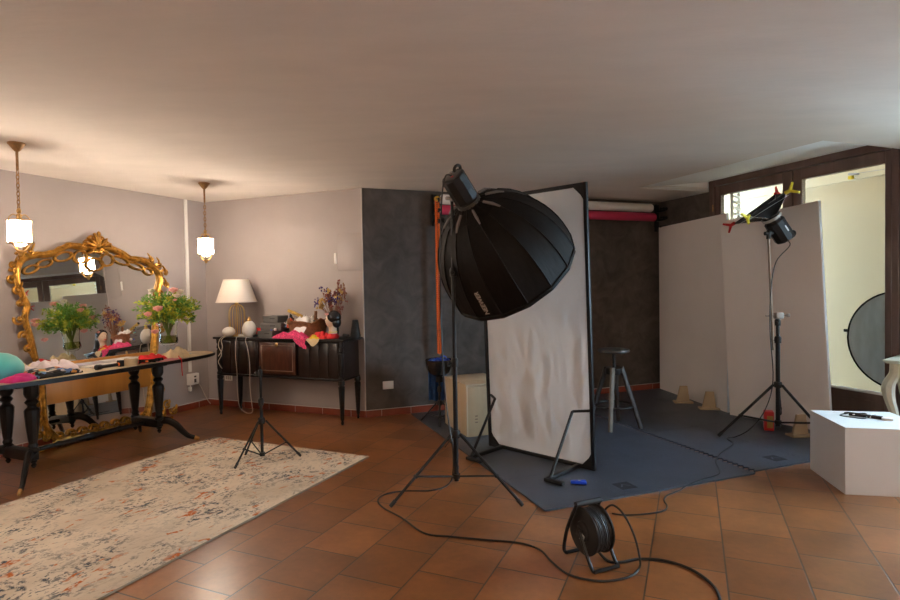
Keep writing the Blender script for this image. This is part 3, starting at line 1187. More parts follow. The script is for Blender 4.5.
# stack of printed garments
t = thing('garment_pile', 'pile of printed multicolour garments with black hem near the left end of the table', 'clothes', LF(-4.70, 2.80, TZ), RZL + R(4))
for i, (w, d, z, mt) in enumerate(((0.30, 0.34, 0.0, m_nylon), (0.29, 0.33, 0.014, m_print), (0.26, 0.30, 0.028, m_print))):
    b = MB()
    sd = i * 5.1

    def fn(u_, v_, w=w, d=d, z=z, sd=sd):
        x, y = (u_ - 0.5) * w, (v_ - 0.5) * d
        return (x + 0.01 * noise.noise(Vector((y * 9, sd, 1))), y + 0.012 * noise.noise(Vector((x * 9, sd, 4))),
                z + 0.020 + 0.014 * noise.noise(Vector((x * 11 + sd, y * 11, 0))) - 0.008 * (max(abs(u_ - .5), abs(v_ - .5)) * 2) ** 6)
    b.sheet(fn, 18, 18, 0.016)
    b.build('garment', mt, t, angle=80)
q = LF(-4.94, 2.95)
heap('crumpled_cloth', m_lav, q, 0.16, 0.24, 0.085, RZL, 'pale lilac crumpled cloth behind the printed garments', 'cloth', 7, freq=7)
q = LF(-5.06, 2.84)
heap('crumpled_cloth', m_creamcloth, q, 0.07, 0.20, 0.085, RZL, 'cream cloth at the back edge of the table beside the mirror frame', 'cloth', 9, freq=6)
# magazines
for i, (vv, uu, w, d, h, mt, rot, lab) in enumerate((
        (-4.86, 3.30, 0.22, 0.30, 0.012, m_paper, 8, 'white magazine lying open under the grey one on the table'),
        (-4.93, 3.28, 0.20, 0.28, 0.008, m_paperg, -6, 'grey and lilac magazine lying behind the cream tape roll'),
        (-5.02, 3.62, 0.17, 0.34, 0.012, m_paper, 4, 'white paper pad along the back edge of the table'))):
    t = thing('magazine', lab, 'magazine', LF(vv, uu, TZ + (0.0125 if i == 1 else 0.0005)), RZL + R(rot), 'papers on the table')
    b = MB()
    b.box((0, 0, h / 2 - 0.001), (w - 0.004, d - 0.004, h - 0.003))
    b.build('pages', m_paper, t)
    b = MB()
    b.box((0, 0, h), (w, d, 0.0015))
    b.box((-w / 2, 0, h / 2), (0.0015, d, h))
    b.build('cover', mt, t)
# black torch
t = thing('hand_torch', 'black hand torch with an orange ring lying at the front edge of the table', 'torch', LF(-4.56, 3.19, TZ), RZL)
mt_ = Matrix.Rotation(R(-90), 4, 'X')
b = MB()
b.lathe([(0.0, -0.10), (0.021, -0.10), (0.023, -0.09), (0.022, -0.06), (0.015, -0.04), (0.015, 0.09), (0.0, 0.09)], 16, m=Matrix.Translation((0, 0, 0.024)) @ mt_)
b.build('body', m_blackp, t)
b = MB()
b.lathe([(0.0, 0.09), (0.0155, 0.09), (0.0155, 0.105), (0.0, 0.105)], 14, m=Matrix.Translation((0, 0, 0.024)) @ mt_)
b.build('ring', m_orange, t)
b = MB()
b.box((-0.005, 0.125, 0.03), (0.05, 0.035, 0.055), bevel=0.004)
b.build('end_block', m_blackp, t)
# tape roll
t = thing('tape_roll', 'cream paper tape roll standing at the front edge of the table', 'tape', LF(-4.57, 3.42, TZ), RZL)
b = MB()
b.lathe([(0.035, 0.0), (0.058, 0.0), (0.058, 0.06), (0.035, 0.06), (0.035, 0.0)], 28)
b.build('roll', m_papert, t)
b = MB()
b.lathe([(0.032, 0.001), (0.0345, 0.001), (0.0345, 0.059), (0.032, 0.059), (0.032, 0.001)], 28)
b.build('core', m_paper, t)
# red cloth and straps
q = LF(-4.64, 3.66)
heap('crumpled_cloth', m_red, q, 0.085, 0.22, 0.06, RZL, 'bright red cloth heaped near the right end of the table', 'cloth', 12, freq=8)
b = MB()
pts = [(-0.06, 0.02, 0.012), (-0.02, 0.06, 0.02), (0.05, 0.03, 0.014), (0.09, 0.0, 0.004), (0.118, -0.005, -0.004), (0.124, -0.006, -0.05), (0.122, -0.004, -0.11), (0.125, -0.002, -0.16)]
b.tube(spline(pts, 6), 0.009, 8, flat=0.25)
o = b.build('ribbon', m_red)
q = LF(-4.58, 3.86)
place(o, (q.x, q.y, TZ + 0.004), RZL)
tag(o, 'narrow red ribbon hanging down over the front edge of the table', 'ribbon')
b = MB()
pts = [(0, -0.07, 0.012), (0.01, -0.03, 0.035), (0.015, 0.0, 0.03), (0.02, 0.06, 0.014)]
b.tube(spline(pts, 6), 0.014, 8, flat=0.3)
o = b.build('ribbon', m_red)
q = LF(-4.68, 3.50)
place(o, (q.x, q.y, TZ + 0.002), RZL)
tag(o, 'curled red band standing up behind the tape roll', 'ribbon')
random.seed(4)
t = thing('harness', 'tangled black harness with orange and red buckles beside the red cloth', 'harness', LF(-4.525, 3.56, TZ), RZL)
b = MB()
for k in range(5):
    pts = [Vector((random.uniform(-0.05, 0.05), -0.13 + 0.26 * i / 5, 0.012 + random.uniform(0, 0.022))) for i in range(6)]
    b.tube(spline(pts, 5), 0.009, 6, flat=0.4)
b.build('strap', m_nylon, t)
for k in range(4):
    b = MB()
    b.box((random.uniform(-0.04, 0.04), -0.11 + 0.07 * k, 0.024), (0.03, 0.026, 0.016), rot=(0, 0, k * 0.8), bevel=0.004)
    b.build('buckle', m_orange if k % 2 else m_redp, t)
q = LF(-4.51, 3.76)
heap('folded_cloth', M('dusty_pink_cloth', (0.55, 0.22, 0.22), 0.85), q, 0.035, 0.13, 0.018, RZL, 'thin dusty pink cloth along the front edge of the table', 'cloth', 15, freq=6, flat=0.7)
q = LF(-4.62, 3.93)
heap('crumpled_cloth', m_creamcloth, q, 0.07, 0.16, 0.10, RZL, 'cream cloth heaped in front of the flower vase foot', 'cloth', 18, freq=6, flat=0.5)
b = MB()
b.box((0, 0, 0.002), (0.10, 0.16, 0.003))
o = b.build('paper_sheet', m_paperb)
q = LF(-4.80, 4.16)
place(o, (q.x, q.y, TZ + 0.001), RZL + R(12))
tag(o, 'small pale blue paper near the right tip of the table', 'paper')
o = heap('folded_cloth', M('slate_cloth', (0.12, 0.13, 0.16), 0.8), LF(-4.84, 4.10), 0.035, 0.045, 0.032, RZL, 'small slate grey cloth beside the pale blue paper', 'cloth', 21, freq=6)

# ---- vase with roses
VP = vpl(169, 349, LF(-4.76, 0), 23.4)
VP.z = TZ
t = thing('flower_vase', 'clear glass vase with water at the back of the table by the right mirror edge', 'vase', VP, 0)
b = MB()
b.lathe([(0.0, 0.0), (0.055, 0.0), (0.055, 0.006)] + [(r_, z_ + 0.115) for r_, z_ in [(0.02, -0.105), (0.02, -0.005), (0.05, 0.0), (0.080, 0.022), (0.086, 0.05), (0.078, 0.10), (0.080, 0.17), (0.092, 0.245), (0.090, 0.245), (0.077, 0.17), (0.075, 0.10), (0.082, 0.05), (0.07, 0.022), (0, 0.012)]], 28)
b.build('glass_body', m_vase, t)
b = MB()
b.lathe([(0.0, 0.13), (0.066, 0.139), (0.080, 0.165), (0.074, 0.21), (0.0, 0.21)], 24)
b.build('water', m_water, t)
random.seed(11)
bq = thing('rose_bouquet', 'bouquet of pink and cream roses in ferny greenery standing in the glass vase', 'flowers', VP, 0)


def fern(mb, base, d, ln, w, droop=0.3, k=9):
    d = d.normalized()
    side = d.cross(ZUP)
    side = side.normalized() if side.length > 0.05 else Vector((1, 0, 0))
    for i in range(1, k + 1):
        f = i / k
        p = base + d * ln * f - ZUP * droop * ln * f * f
        lw = w * math.sin(math.pi * (0.12 + 0.83 * f)) + 0.004
        for s in (-1, 1):
            tip = p + side * s * lw + d * lw * 0.55 + ZUP * random.uniform(-0.3, 0.3) * lw
            md = (p + tip) / 2
            ww = d * lw * 0.24
            mb.quad(p, md + ww + ZUP * 0.003, tip, md - ww)
    mb.tube([base, base + d * ln * 0.5 - ZUP * droop * ln * 0.25, base + d * ln - ZUP * droop * ln], 0.0015, 4)


bf, by = MB(), MB()
CR = Vector((0, 0, 0.36))


def frond(mb, tip, k=11):
    base = CR + Vector((random.gauss(0, 0.02), random.gauss(0, 0.02), random.uniform(-0.03, 0.03)))
    mid = base.lerp(tip, 0.5) + ZUP * 0.05
    pts = spline([base, mid, tip], 6)
    mb.tube(pts, 0.0014, 4)
    n = len(pts) - 1
    for i in range(k):
        f = 0.35 + 0.65 * i / (k - 1)
        j = min(n - 1, int(f * n))
        p = pts[j].lerp(pts[j + 1], f * n - j)
        d = (pts[j + 1] - pts[j]).normalized()
        for s in range(3):
            o_ = (d + Vector((random.gauss(0, 1), random.gauss(0, 1), random.gauss(0.1, 1))) * 0.85).normalized()
            ln = random.uniform(0.022, 0.042)
            sd = o_.cross(Vector((random.gauss(0, 1), random.gauss(0, 1), random.gauss(0, 1)))).normalized() * ln * random.uniform(0.16, 0.26)
            q_ = p + Vector((random.gauss(0, 0.008), random.gauss(0, 0.008), random.gauss(0, 0.008)))
            mb.quad(q_, q_ + o_ * ln * 0.5 + sd, q_ + o_ * ln, q_ + o_ * ln * 0.5 - sd)


BC = Vector((0, 0, 0.455))
for i in range(170):
    a = random.uniform(0, 2 * math.pi)
    el = math.asin(random.uniform(-0.75, 1.0))
    r_ = random.uniform(0.72, 1.06)
    tip = BC + Vector((0.285 * math.cos(a) * math.cos(el), 0.285 * math.sin(a) * math.cos(el), 0.185 * math.sin(el))) * r_
    frond(bf if random.random() < 0.62 else by, tip)
bf.build('foliage', m_leaf, bq, smooth=False)
by.build('foliage', m_leafy, bq, smooth=False)
b = MB()
for i in range(16):
    a = i * 2.4
    b.tube(spline([(0.045 * math.cos(a + 2), 0.045 * math.sin(a + 2), 0.145), (0.02 * math.cos(a), 0.02 * math.sin(a), 0.255), (0.07 * math.cos(a), 0.07 * math.sin(a), 0.395)], 4), 0.0045, 5)
b.build('stems', m_stem, bq)


def rose(mat, p, r, parent):
    b = MB()
    p = Vector(p)
    for ring, (n, rr, tilt) in enumerate(((5, 1.0, 0.9), (5, 0.72, 0.5), (4, 0.45, 0.2))):
        for i in range(n):
            a = 2 * math.pi * i / n + ring * 0.6
            o_ = Vector((math.cos(a), math.sin(a), 0))
            sd = Vector((-o_.y, o_.x, 0))

            def fn(u_, v_, o_=o_, sd=sd, rr=rr, tilt=tilt):
                w = math.sin(math.pi * min(0.98, 0.1 + 0.85 * v_)) * r * rr * 0.95
                x = (u_ - 0.5) * 2
                return p + sd * x * w + o_ * (r * rr * (0.25 + tilt * v_ ** 1.5) - 0.25 * r * x * x) + ZUP * (r * (-0.5 + 1.2 * v_) * (1.1 - 0.35 * tilt))
            b.sheet(fn, 4, 4)
    b.ball(p, r * 0.38, 8)
    return b.build('rose', mat, parent, angle=80)


VD = Vector((-VP.x, -VP.y, 0)).normalized()
VR = Vector((-VD.y, VD.x, 0))
if VR.x < 0:
    VR = -VR


def vpos(px, py, toward=0.12):
    pl = VP + VD * toward
    n = VD
    w = rpl(px, py, Vector((pl.x, pl.y, 0)), n)
    return w - VP


for px, py, rr, mt, tw in ((158, 309, 0.036, m_rose, 0.20), (148, 314.5, 0.03, m_rose, 0.17), (173.5, 290.5, 0.034, m_rose, 0.06), (177, 296, 0.028, m_rosew, 0.10),
                           (180, 292, 0.030, m_rosew, 0.04), (151.5, 291, 0.026, m_rosew, -0.02), (155, 332, 0.028, m_rose, 0.12), (175, 300, 0.016, m_rose, 0.12),
                           (186, 318, 0.018, m_rosew, 0.08), (165, 297, 0.03, m_rose, -0.16), (150, 303, 0.03, m_rose, -0.18), (172, 310, 0.03, m_rose, -0.22), (160, 325, 0.03, m_rose, -0.16)):
    rose(mt, vpos(px, py, tw + 0.09 if tw > 0 else tw + 0.0), rr * 1.25, bq)

# ---- conduit and socket box on the left wall
cp = vpl(187.5, 300, C1, 23.4)
t = thing('wall_conduit', 'white plastic cable conduit running down the left wall from ceiling to socket', 'conduit', (cp.x, cp.y, 0), RZL)
b = MB()
b.box((0.011, 0, (CZ + 0.46) / 2), (0.022, 0.036, CZ - 0.46), bevel=0.003)
b.build('channel', m_whitep, t)
b = MB()
for z in (0.9, 1.5, 2.1):
    b.box((0.0115, 0, z), (0.025, 0.038, 0.012), bevel=0.002)
b.build('clip', m_whitep, t)
sp_ = vpl(191.5, 380, C1, 23.4)
t = thing('socket_box', 'white surface socket box at the foot of the conduit with a plug and cord', 'socket', (sp_.x, sp_.y, 0.37), RZL)
b = MB()
b.box((0.025, 0, 0), (0.05, 0.15, 0.135), bevel=0.006)
b.build('housing', m_whitep, t)
b = MB()
for dy, dz in ((0.012, 0.03), (0.012, -0.02)):
    b.box((0.051, dy, dz), (0.004, 0.03, 0.045 if dz < 0 else 0.02), bevel=0.001)
b.build('outlet', M('socket_slot_grey', (0.10, 0.09, 0.085), 0.5), t)
b = MB()
b.box((0.028, -0.05, -0.115), (0.04, 0.028, 0.055), bevel=0.006)
b.tube(spline([(0.03, -0.045, -0.07), (0.035, -0.05, -0.09), (0.028, -0.05, -0.10)], 4), 0.005, 6)
b.build('plug', m_whitep, t)
b = MB()
b.tube(spline([(0.045, 0.06, -0.05), (0.05, 0.10, -0.12), (0.04, 0.17, -0.24), (0.035, 0.23, -0.33), (0.04, 0.27, -0.365)], 6), 0.005, 6)
b.build('cord', m_cordw, t)

# ---- sideboard against the back wall
SBR = R(-(112.0 - 90))
SBX = hd(112.0)
SBY = hd(22.0)
SBO = Vector((-2.742, 6.591, 0)) - SBY * 0.04 + SBX * 0.06
SZ = 0.91
sbd = thing('sideboard', 'black antique sideboard on tapered legs with a red mahogany door against the back wall', 'sideboard', SBO, SBR)
sbd.scale = (1, 1, 0.91 / 0.87)
W_, D_, SZ = 1.66, 0.35, 0.87
b = MB()
b.box((0.27, D_ / 2, 0.645), (0.56, D_ - 0.02, 0.39), bevel=0.004)
b.box((W_ / 2, D_ / 2 + 0.01, 0.645), (0.56, D_ - 0.04, 0.39), bevel=0.003)
b.box((W_ - 0.27, D_ / 2, 0.645), (0.56, D_ - 0.02, 0.39), bevel=0.004)
b.build('carcass', m_ebony2, sbd)
b = MB()
b.box((W_ / 2, D_ / 2 - 0.005, 0.452), (W_ + 0.03, D_ + 0.02, 0.022), bevel=0.006)
b.build('base_moulding', m_ebony, sbd)
b = MB()
b.box((W_ / 2, D_ / 2 - 0.02, SZ - 0.012), (W_ + 0.12, D_ + 0.05, 0.024), bevel=0.006)
b.box((W_ / 2, D_ / 2 - 0.012, SZ - 0.030), (W_ + 0.06, D_ + 0.03, 0.014), bevel=0.004)
b.build('top_board', m_ebony, sbd)
b = MB()
b.box((0.83, -0.002, 0.655), (0.50, 0.014, 0.335), bevel=0.003)
dr = b.build('door', m_mahog, sbd)
b = MB()
for x in (0.62, 1.04):
    b.box((x, -0.010, 0.655), (0.006, 0.004, 0.27))
for z in (0.52, 0.79):
    b.box((0.83, -0.010, z), (0.426, 0.004, 0.006))
b.build('inlay', M('pale_wood_inlay', (0.19, 0.13, 0.09), 0.5), dr)
b = MB()
b.lathe([(0.0, 0.0), (0.018, 0.0), (0.022, 0.004), (0.012, 0.009), (0.0, 0.010)], 10, m=Matrix.Translation((0.83, -0.011, 0.80)) @ Matrix.Rotation(R(90), 4, 'X'))
b.build('escutcheon', m_brass, dr)
for x0_ in (0.04, W_ - 0.52):
    b = MB()
    for k in range(4):
        b.box((x0_ + 0.06 + k * 0.12, 0.006, 0.645), (0.112, 0.012, 0.36), bevel=0.004)
    b.build('side_door', m_ebony2, sbd)
for x in (0.0, W_):
    for y in (0.0, D_ - 0.03):
        b = MB()
        b.lathe([(0.011, 0.0), (0.016, 0.02), (0.012, 0.035), (0.020, 0.06), (0.034, 0.36), (0.036, 0.385), (0.026, 0.395), (0.036, 0.41), (0.036, 0.44), (0.030, 0.45)], 8, c=(x, y, 0))
        lg = b.build('leg', m_ebony, sbd, angle=25)
    b = MB()
    b.lathe([(0.030, 0.455), (0.034, 0.47), (0.022, 0.49), (0.030, 0.52), (0.034, 0.60), (0.032, 0.72), (0.022, 0.735), (0.034, 0.75), (0.028, 0.775), (0.022, 0.79), (0.032, 0.80), (0.032, 0.838)], 12, c=(x, -0.005, 0))
    b.build('pilaster', m_ebony, sbd, angle=25)


SZ = 0.91


def sb(px, y):
    """point of the sideboard top under image column px, y metres behind its front legs"""
    p0 = SBO + SBY * y
    w = vpl(px, 337, p0, 112.0)
    return Vector((w.x, w.y, SZ))


# table lamp with brass cage foot
p = sb(237.5, 0.115)
t = thing('table_lamp', 'table lamp with wide cream shade on an open brass cage stem on the sideboard', 'lamp', p, SBR)
b = MB()
b.lathe([(0.0, 0.0), (0.085, 0.0), (0.088, 0.006), (0.08, 0.014), (0.03, 0.02), (0.012, 0.035), (0.0, 0.035)], 28)
b.build('base', m_brass, t)
b = MB()
gold2 = M('bright_brass', (0.72, 0.46, 0.14), 0.3, 0.9)
for i in range(8):
    a = i * math.pi / 4 + 0.2
    c_, s_ = math.cos(a), math.sin(a)
    b.tube(spline([(0.088 * c_, 0.088 * s_, 0.012), (0.09 * c_, 0.09 * s_, 0.15), (0.09 * c_, 0.09 * s_, 0.26), (0.076 * c_, 0.076 * s_, 0.315), (0.045 * c_, 0.045 * s_, 0.348), (0.008 * c_, 0.008 * s_, 0.355)], 6), 0.0038, 6)
b.lathe([(0.084, 0.006), (0.092, 0.006), (0.092, 0.014), (0.084, 0.014), (0.084, 0.006)], 28)
t.scale = (1, 1, 1.04)
b.build('cage', gold2, t)
b = MB()
b.cyl((0, 0, 0.03), (0, 0, 0.40), 0.007, seg=10)
b.lathe([(0.007, 0.35), (0.022, 0.355), (0.022, 0.37), (0.012, 0.38), (0.012, 0.43), (0.0, 0.435)], 14)
b.build('stem', gold2, t)
b = MB()
b.lathe([(0.228, 0.385), (0.142, 0.635)], 48)
b.bm.faces.ensure_lookup_table()
bmesh.ops.delete(b.bm, geom=[f for f in b.bm.faces if len(f.verts) > 4], context='FACES')
bmesh.ops.solidify(b.bm, geom=b.bm.faces[:], thickness=0.003)
sh = b.build('lamp_shade', m_shade, t)
b = MB()
for r_, z_ in ((0.228, 0.386), (0.142, 0.634)):
    b.tube([(r_ * math.cos(2 * math.pi * i / 40), r_ * math.sin(2 * math.pi * i / 40), z_) for i in range(40)], 0.005, 6, closed=True)
b.build('trim', M('cream_trim', (0.66, 0.58, 0.49), 0.8), sh)


def globe(px, y, rx, rz_, mat, label, cap, cords, squash=1.0):
    p = sb(px, y)
    t = thing('globe_lamp', label, 'lamp', p, SBR, 'small white globe lamps')
    b = MB()
    if cap:
        b.lathe([(0.0, 0.0), (rx * 0.55, 0.003), (rx * 0.85, 0.03), (rx, 0.078), (rx * 0.95, 0.115), (rx * 0.74, 0.155), (rx * 0.40, 0.182), (0.014, 0.19), (0.0, 0.19)], 24)
    else:
        b.ball((0, 0, rz_ * 1.02), (rx, rx, rz_), 22)
    b.build('globe', mat, t)
    if cap:
        b = MB()
        b.lathe([(0.022, 0.185), (0.026, 0.195), (0.020, 0.205), (0.014, 0.225), (0.012, 0.232), (0.0, 0.233)], 14)
        b.build('cap', m_brass, t)
    for pts in cords:
        b = MB()
        b.tube(spline([Vector((q[0], q[1] + (0.10 - y) * min(1, abs(q[1]) / 0.13), q[2])) for q in pts], 6), 0.0042, 6)
        b.build('cord', m_cordw, t)
    return t


yf = -0.055
globe(228.8, -0.005, 0.072, 0.058, m_eggw, 'low smooth white globe lamp in front of the brass cage lamp', False,
      [[(-0.02, -0.06, 0.012), (-0.035, -0.13, 0.008), (-0.06, -0.160, -0.005), (-0.085, -0.172, -0.05), (-0.09, -0.172, -0.11), (-0.055, -0.172, -0.17), (-0.06, -0.172, -0.22), (-0.10, -0.172, -0.28), (-0.075, -0.172, -0.33), (-0.045, -0.172, -0.36)],
       [(0.03, -0.06, 0.012), (0.0, -0.13, 0.008), (-0.03, -0.160, -0.005), (-0.05, -0.172, -0.04), (-0.035, -0.172, -0.10), (-0.05, -0.172, -0.16), (-0.10, -0.172, -0.22)]])
globe(249.5, 0.02, 0.080, 0.09, m_eggd, 'tall dimpled white globe lamp with a brass cap beside the low smooth globe', True,
      [[(-0.06, -0.05, 0.012), (-0.10, -0.13, 0.008), (-0.12, -0.16, -0.01), (-0.125, -0.172, -0.2), (-0.11, -0.172, -0.4), (-0.115, -0.17, -0.60), (-0.10, -0.16, -0.78), (-0.06, -0.13, -0.850), (0.0, -0.11, -0.864),
        (0.06, -0.12, -0.84), (0.08, -0.16, -0.74), (0.07, -0.172, -0.55), (0.075, -0.172, -0.3), (0.05, -0.172, -0.12), (0.025, -0.172, -0.04), (0.02, -0.16, -0.005), (0.01, -0.12, 0.008), (0.02, -0.06, 0.012)]])
b = MB()
b.box((0, 0, 0.017), (0.045, 0.03, 0.03), bevel=0.007)
b.box((0.03, 0.0, 0.014), (0.04, 0.022, 0.022), bevel=0.005)
o = b.build('cord_switch', m_whitep)
place(o, sb(240.5, 0.035), SBR + 0.3)
tag(o, 'white inline cord switch lying between the two globe lamps', 'switch')
# black camera grip and small things
t = thing('camera_grip', 'small black clamp grip lying at the left of the grey boxes', 'clamp', sb(259, 0.04), SBR + R(15))
b = MB()
b.box((0, 0, 0.02), (0.10, 0.03, 0.026), bevel=0.008)
b.cyl((0.04, 0.0, 0.015), (0.075, 0.02, 0.05), 0.014, seg=10)
b.build('body', m_blackp, t)
b = MB()
b.cyl((-0.05, -0.02, 0.014), (-0.05, 0.03, 0.014), 0.013, seg=10)
b.build('knob', m_rubber, t)
# grey boxes: two side by side below, one on top
gb = []
for (px, y, w, d, h, z, lab) in ((272, 0.13, 0.21, 0.24, 0.075, 0.0, 'grey flat box at the bottom of the stack left of the wicker basket'),
                                 (277, 0.17, 0.29, 0.22, 0.085, 0.0765, 'wide grey box with dark end in the middle of the stack'),
                                 (276, 0.19, 0.21, 0.19, 0.075, 0.163, 'small grey box with a finger slot on top of the stack')):
    p = sb(px, y)
    t = thing('storage_box', lab, 'box', (p.x, p.y, SZ + z), SBR, 'grey boxes on the sideboard')
    b = MB()
    b.box((0, 0, h * 0.4), (w - 0.006, d - 0.006, h * 0.8), bevel=0.003)
    b.build('body', m_grey, t)
    b = MB()
    b.box((0, 0, h * 0.76), (w, d, h * 0.48), bevel=0.003)
    ld = b.build('lid', m_grey, t)
    b = MB()
    b.box((0.03, -d / 2 - 0.0005, h * 0.62), (0.07, 0.003, 0.012), bevel=0.001)
    b.build('finger_slot', m_greydk, ld)
b = MB()
b.box((0, 0, 0.05), (0.08, 0.012, 0.095), bevel=0.004)
b.box((0.015, 0.03, 0.022), (0.06, 0.06, 0.04), bevel=0.006)
o = b.build('toy_block', m_redp)
place(o, sb(259.5, 0.17), SBR + 0.25)
tag(o, 'red plastic piece standing between the dimpled globe and grey boxes', 'toy')
o = heap('crumpled_cloth', m_yellowcloth, sb(262, 0.10), 0.05, 0.03, 0.05, SBR, 'little yellow cloth in front of the red plastic piece', 'cloth', 31, zb=SZ)
for px, mt, lab, r_ in ((275.5, m_whitep, 'small white ball on the edge of the bottom grey box', 0.017), (271.5, m_blue, 'tiny blue bead on the bottom grey box', 0.009)):
    b = MB()
    b.ball((0, 0, r_), r_, 12)
    o = b.build('ball', mt)
    q = sb(px, 0.035)
    place(o, (q.x, q.y, SZ + 0.0755))
    tag(o, lab, 'ball')
# wicker basket
BKP = sb(308, 0.20)
t = thing('wicker_basket', 'brown wicker basket with upright handle stump full of cloths on the sideboard', 'basket', BKP, SBR)
b = MB()
rows_ = []
for k, (z, sc) in enumerate(((0.0, 0.86), (0.03, 0.90), (0.07, 0.95), (0.12, 1.0), (0.155, 1.03))):
    rows_.append([Vector((0.215 * sc * x, 0.135 * sc * y, z + (0.018 * math.sin(i * 0.7) + 0.03 * x * x if k == 4 else 0))) for i, (x, y) in enumerate(selp(1, 1, 3.2, 40))])
inn = [[Vector((p_.x * 0.94, p_.y * 0.94, max(p_.z, 0.01))) for p_ in r_] for r_ in rows_[::-1]]
b._grid(rows_ + inn)
b.build('body', m_wicker, t, angle=60)
b = MB()
rim = [p_ + Vector((0, 0, 0.004)) for p_ in rows_[-1]]
for ph in (0, math.pi):
    b.tube([p_ + Vector((0, 0, 0.008 * math.sin(i * 1.6 + ph))) + Vector((p_.x, p_.y, 0)).normalized() * 0.006 * math.cos(i * 1.6 + ph) for i, p_ in enumerate(rim)], 0.008, 6, closed=True)
b.build('rim', m_wicker, t)
b = MB()
b.tube(spline([(0.10, -0.02, 0.02), (0.105, -0.01, 0.12), (0.108, 0.0, 0.22), (0.106, 0.01, 0.29)], 5), [0.017] * 16, 8)
b.build('handle', m_wicker, t)
heap('crumpled_cloth', m_paper, BKP + SBX * -0.01, 0.16, 0.09, 0.10, SBR, 'white cloth heaped inside the wicker basket', 'cloth', 41, zb=SZ + 0.135, freq=8)
heap('crumpled_cloth', M('grey_plaid_cloth', (0.10, 0.10, 0.10), 0.8, var=0.5, scale=30), BKP + SBX * 0.07 + SBY * 0.02, 0.08, 0.06, 0.07, SBR, 'dark grey cloth by the basket handle inside the basket', 'cloth', 42, zb=SZ + 0.145)
b = MB()
b.sheet(lambda u_, v_: (-0.10 + 0.16 * u_ + 0.02 * math.sin(3 * v_), -0.135 + 0.06 * v_ - 0.035 * (1 - v_), 0.07 + 0.16 * v_ + 0.01 * math.sin(9 * u_) - 0.05 * abs(u_ - 0.6)), 10, 8, 0.004)
o = b.build('draped_cloth', m_paper)
place(o, BKP, SBR)
tag(o, 'white napkin hanging over the front rim of the basket', 'cloth')
t = thing('fabric_roll', 'ochre rolled brochure tube sticking out of the basket to the left', 'tube', BKP + SBX * -0.17 + ZUP * 0.20, SBR)
b = MB()
b.tube([(-0.09, 0.0, 0.095), (0.09, 0.0, 0.03)], 0.019, 12)
b.build('tube', M('ochre_paper', (0.50, 0.31, 0.06), 0.6, var=0.4, scale=26), t)
b = MB()
b.tube([(-0.092, 0.0, 0.0957), (-0.089, 0.0, 0.0947)], 0.0155, 12)
b.build('tube_end', m_greydk, t)
heap('crumpled_cloth', m_print, BKP + SBX * -0.215 + SBY * -0.02, 0.085, 0.075, 0.13, SBR, 'printed dark and red cloth spilling over the left rim of the basket', 'cloth', 43, zb=SZ + 0.10, freq=9)
# nets and cloths before the basket
heap('net_scarf', m_pink, sb(291, 0.02), 0.23, 0.075, 0.075, SBR + 0.04, 'hot pink net scarf lying along the front edge of the sideboard', 'scarf', 51, zb=SZ, freq=9, flat=0.5)
b = MB()
b.sheet(lambda u_, v_: (-0.08 + 0.15 * u_ + 0.012 * math.sin(9 * v_), -0.008 * math.sin(math.pi * u_) - 0.03 * min(1, v_ * 4) - 0.008, 0.012 - max(0, v_ - 0.15) * 0.13 * (0.35 + 0.9 * u_ * (1 - 0.2 * u_)) + 0.006 * math.sin(22 * u_)), 16, 8, 0.003)
o = b.build('net_scarf', m_pink)
q = sb(302, -0.035)
place(o, q, SBR)
tag(o, 'fringe of pink net hanging over the sideboard front', 'scarf')
heap('crumpled_cloth', m_red, sb(320, 0.07), 0.13, 0.075, 0.07, SBR, 'scarlet cloth on the sideboard between basket and bust', 'cloth', 52, zb=SZ, freq=8)
heap('crumpled_cloth', m_yellowcloth, sb(314, 0.0), 0.06, 0.04, 0.04, SBR, 'mustard yellow cloth at the front edge beside the pink net', 'cloth', 53, zb=SZ, freq=8)
b = MB()
b.sheet(lambda u_, v_: (-0.08 + 0.16 * u_, -0.02 * v_ - 0.035, 0.006 - 0.085 * v_ * (1 - abs(u_ - 0.55) * 1.5) + 0.004 * math.sin(14 * u_)), 10, 6, 0.003)
o = b.build('draped_cloth', m_creamcloth)
place(o, sb(315, -0.015), SBR)
tag(o, 'tan cloth corner hanging over the sideboard edge below the yellow cloth', 'cloth')

# head-shaped vase with dried flowers
HP = sb(333, 0.10)
hv = thing('head_vase', 'painted head vase with black hair and red lips facing left on the sideboard', 'vase', HP, SBR + R(8))
b = MB()
b.lathe([(0.0, 0.0), (0.074, 0.0), (0.078, 0.01), (0.066, 0.03), (0.052, 0.045), (0.046, 0.055), (0.0, 0.055)], 24)
b.build('collar', m_red, hv)
b = MB()
b.lathe([(0.0, 0.05), (0.047, 0.052), (0.041, 0.08), (0.040, 0.12), (0.048, 0.15), (0.0, 0.16)], 20)
b.ball((-0.006, 0, 0.195), (0.072, 0.060, 0.085), 22)
for vt in b.bm.verts:
    c_ = vt.co
    if c_.z > 0.11 and c_.x < 0:
        f = math.exp(-(c_.y / 0.013) ** 2)
        c_.x -= 0.020 * f * math.exp(-((c_.z - 0.185) / 0.016) ** 2)
        c_.x -= 0.010 * math.exp(-(c_.y / 0.02) ** 2) * math.exp(-((c_.z - 0.128) / 0.016) ** 2)
        c_.x += 0.008 * math.exp(-((abs(c_.y) - 0.024) / 0.012) ** 2) * math.exp(-((c_.z - 0.205) / 0.012) ** 2)
        c_.x -= 0.006 * math.exp(-(c_.y / 0.018) ** 2) * math.exp(-((c_.z - 0.155) / 0.009) ** 2)
b.build('face', m_skin, hv)
b = MB()
b.ball((0.018, 0, 0.225), (0.078, 0.072, 0.078), 22)
b.ball((0.045, 0, 0.175), (0.050, 0.062, 0.062), 16)
b.build('hair', m_hair, hv)
b = MB()
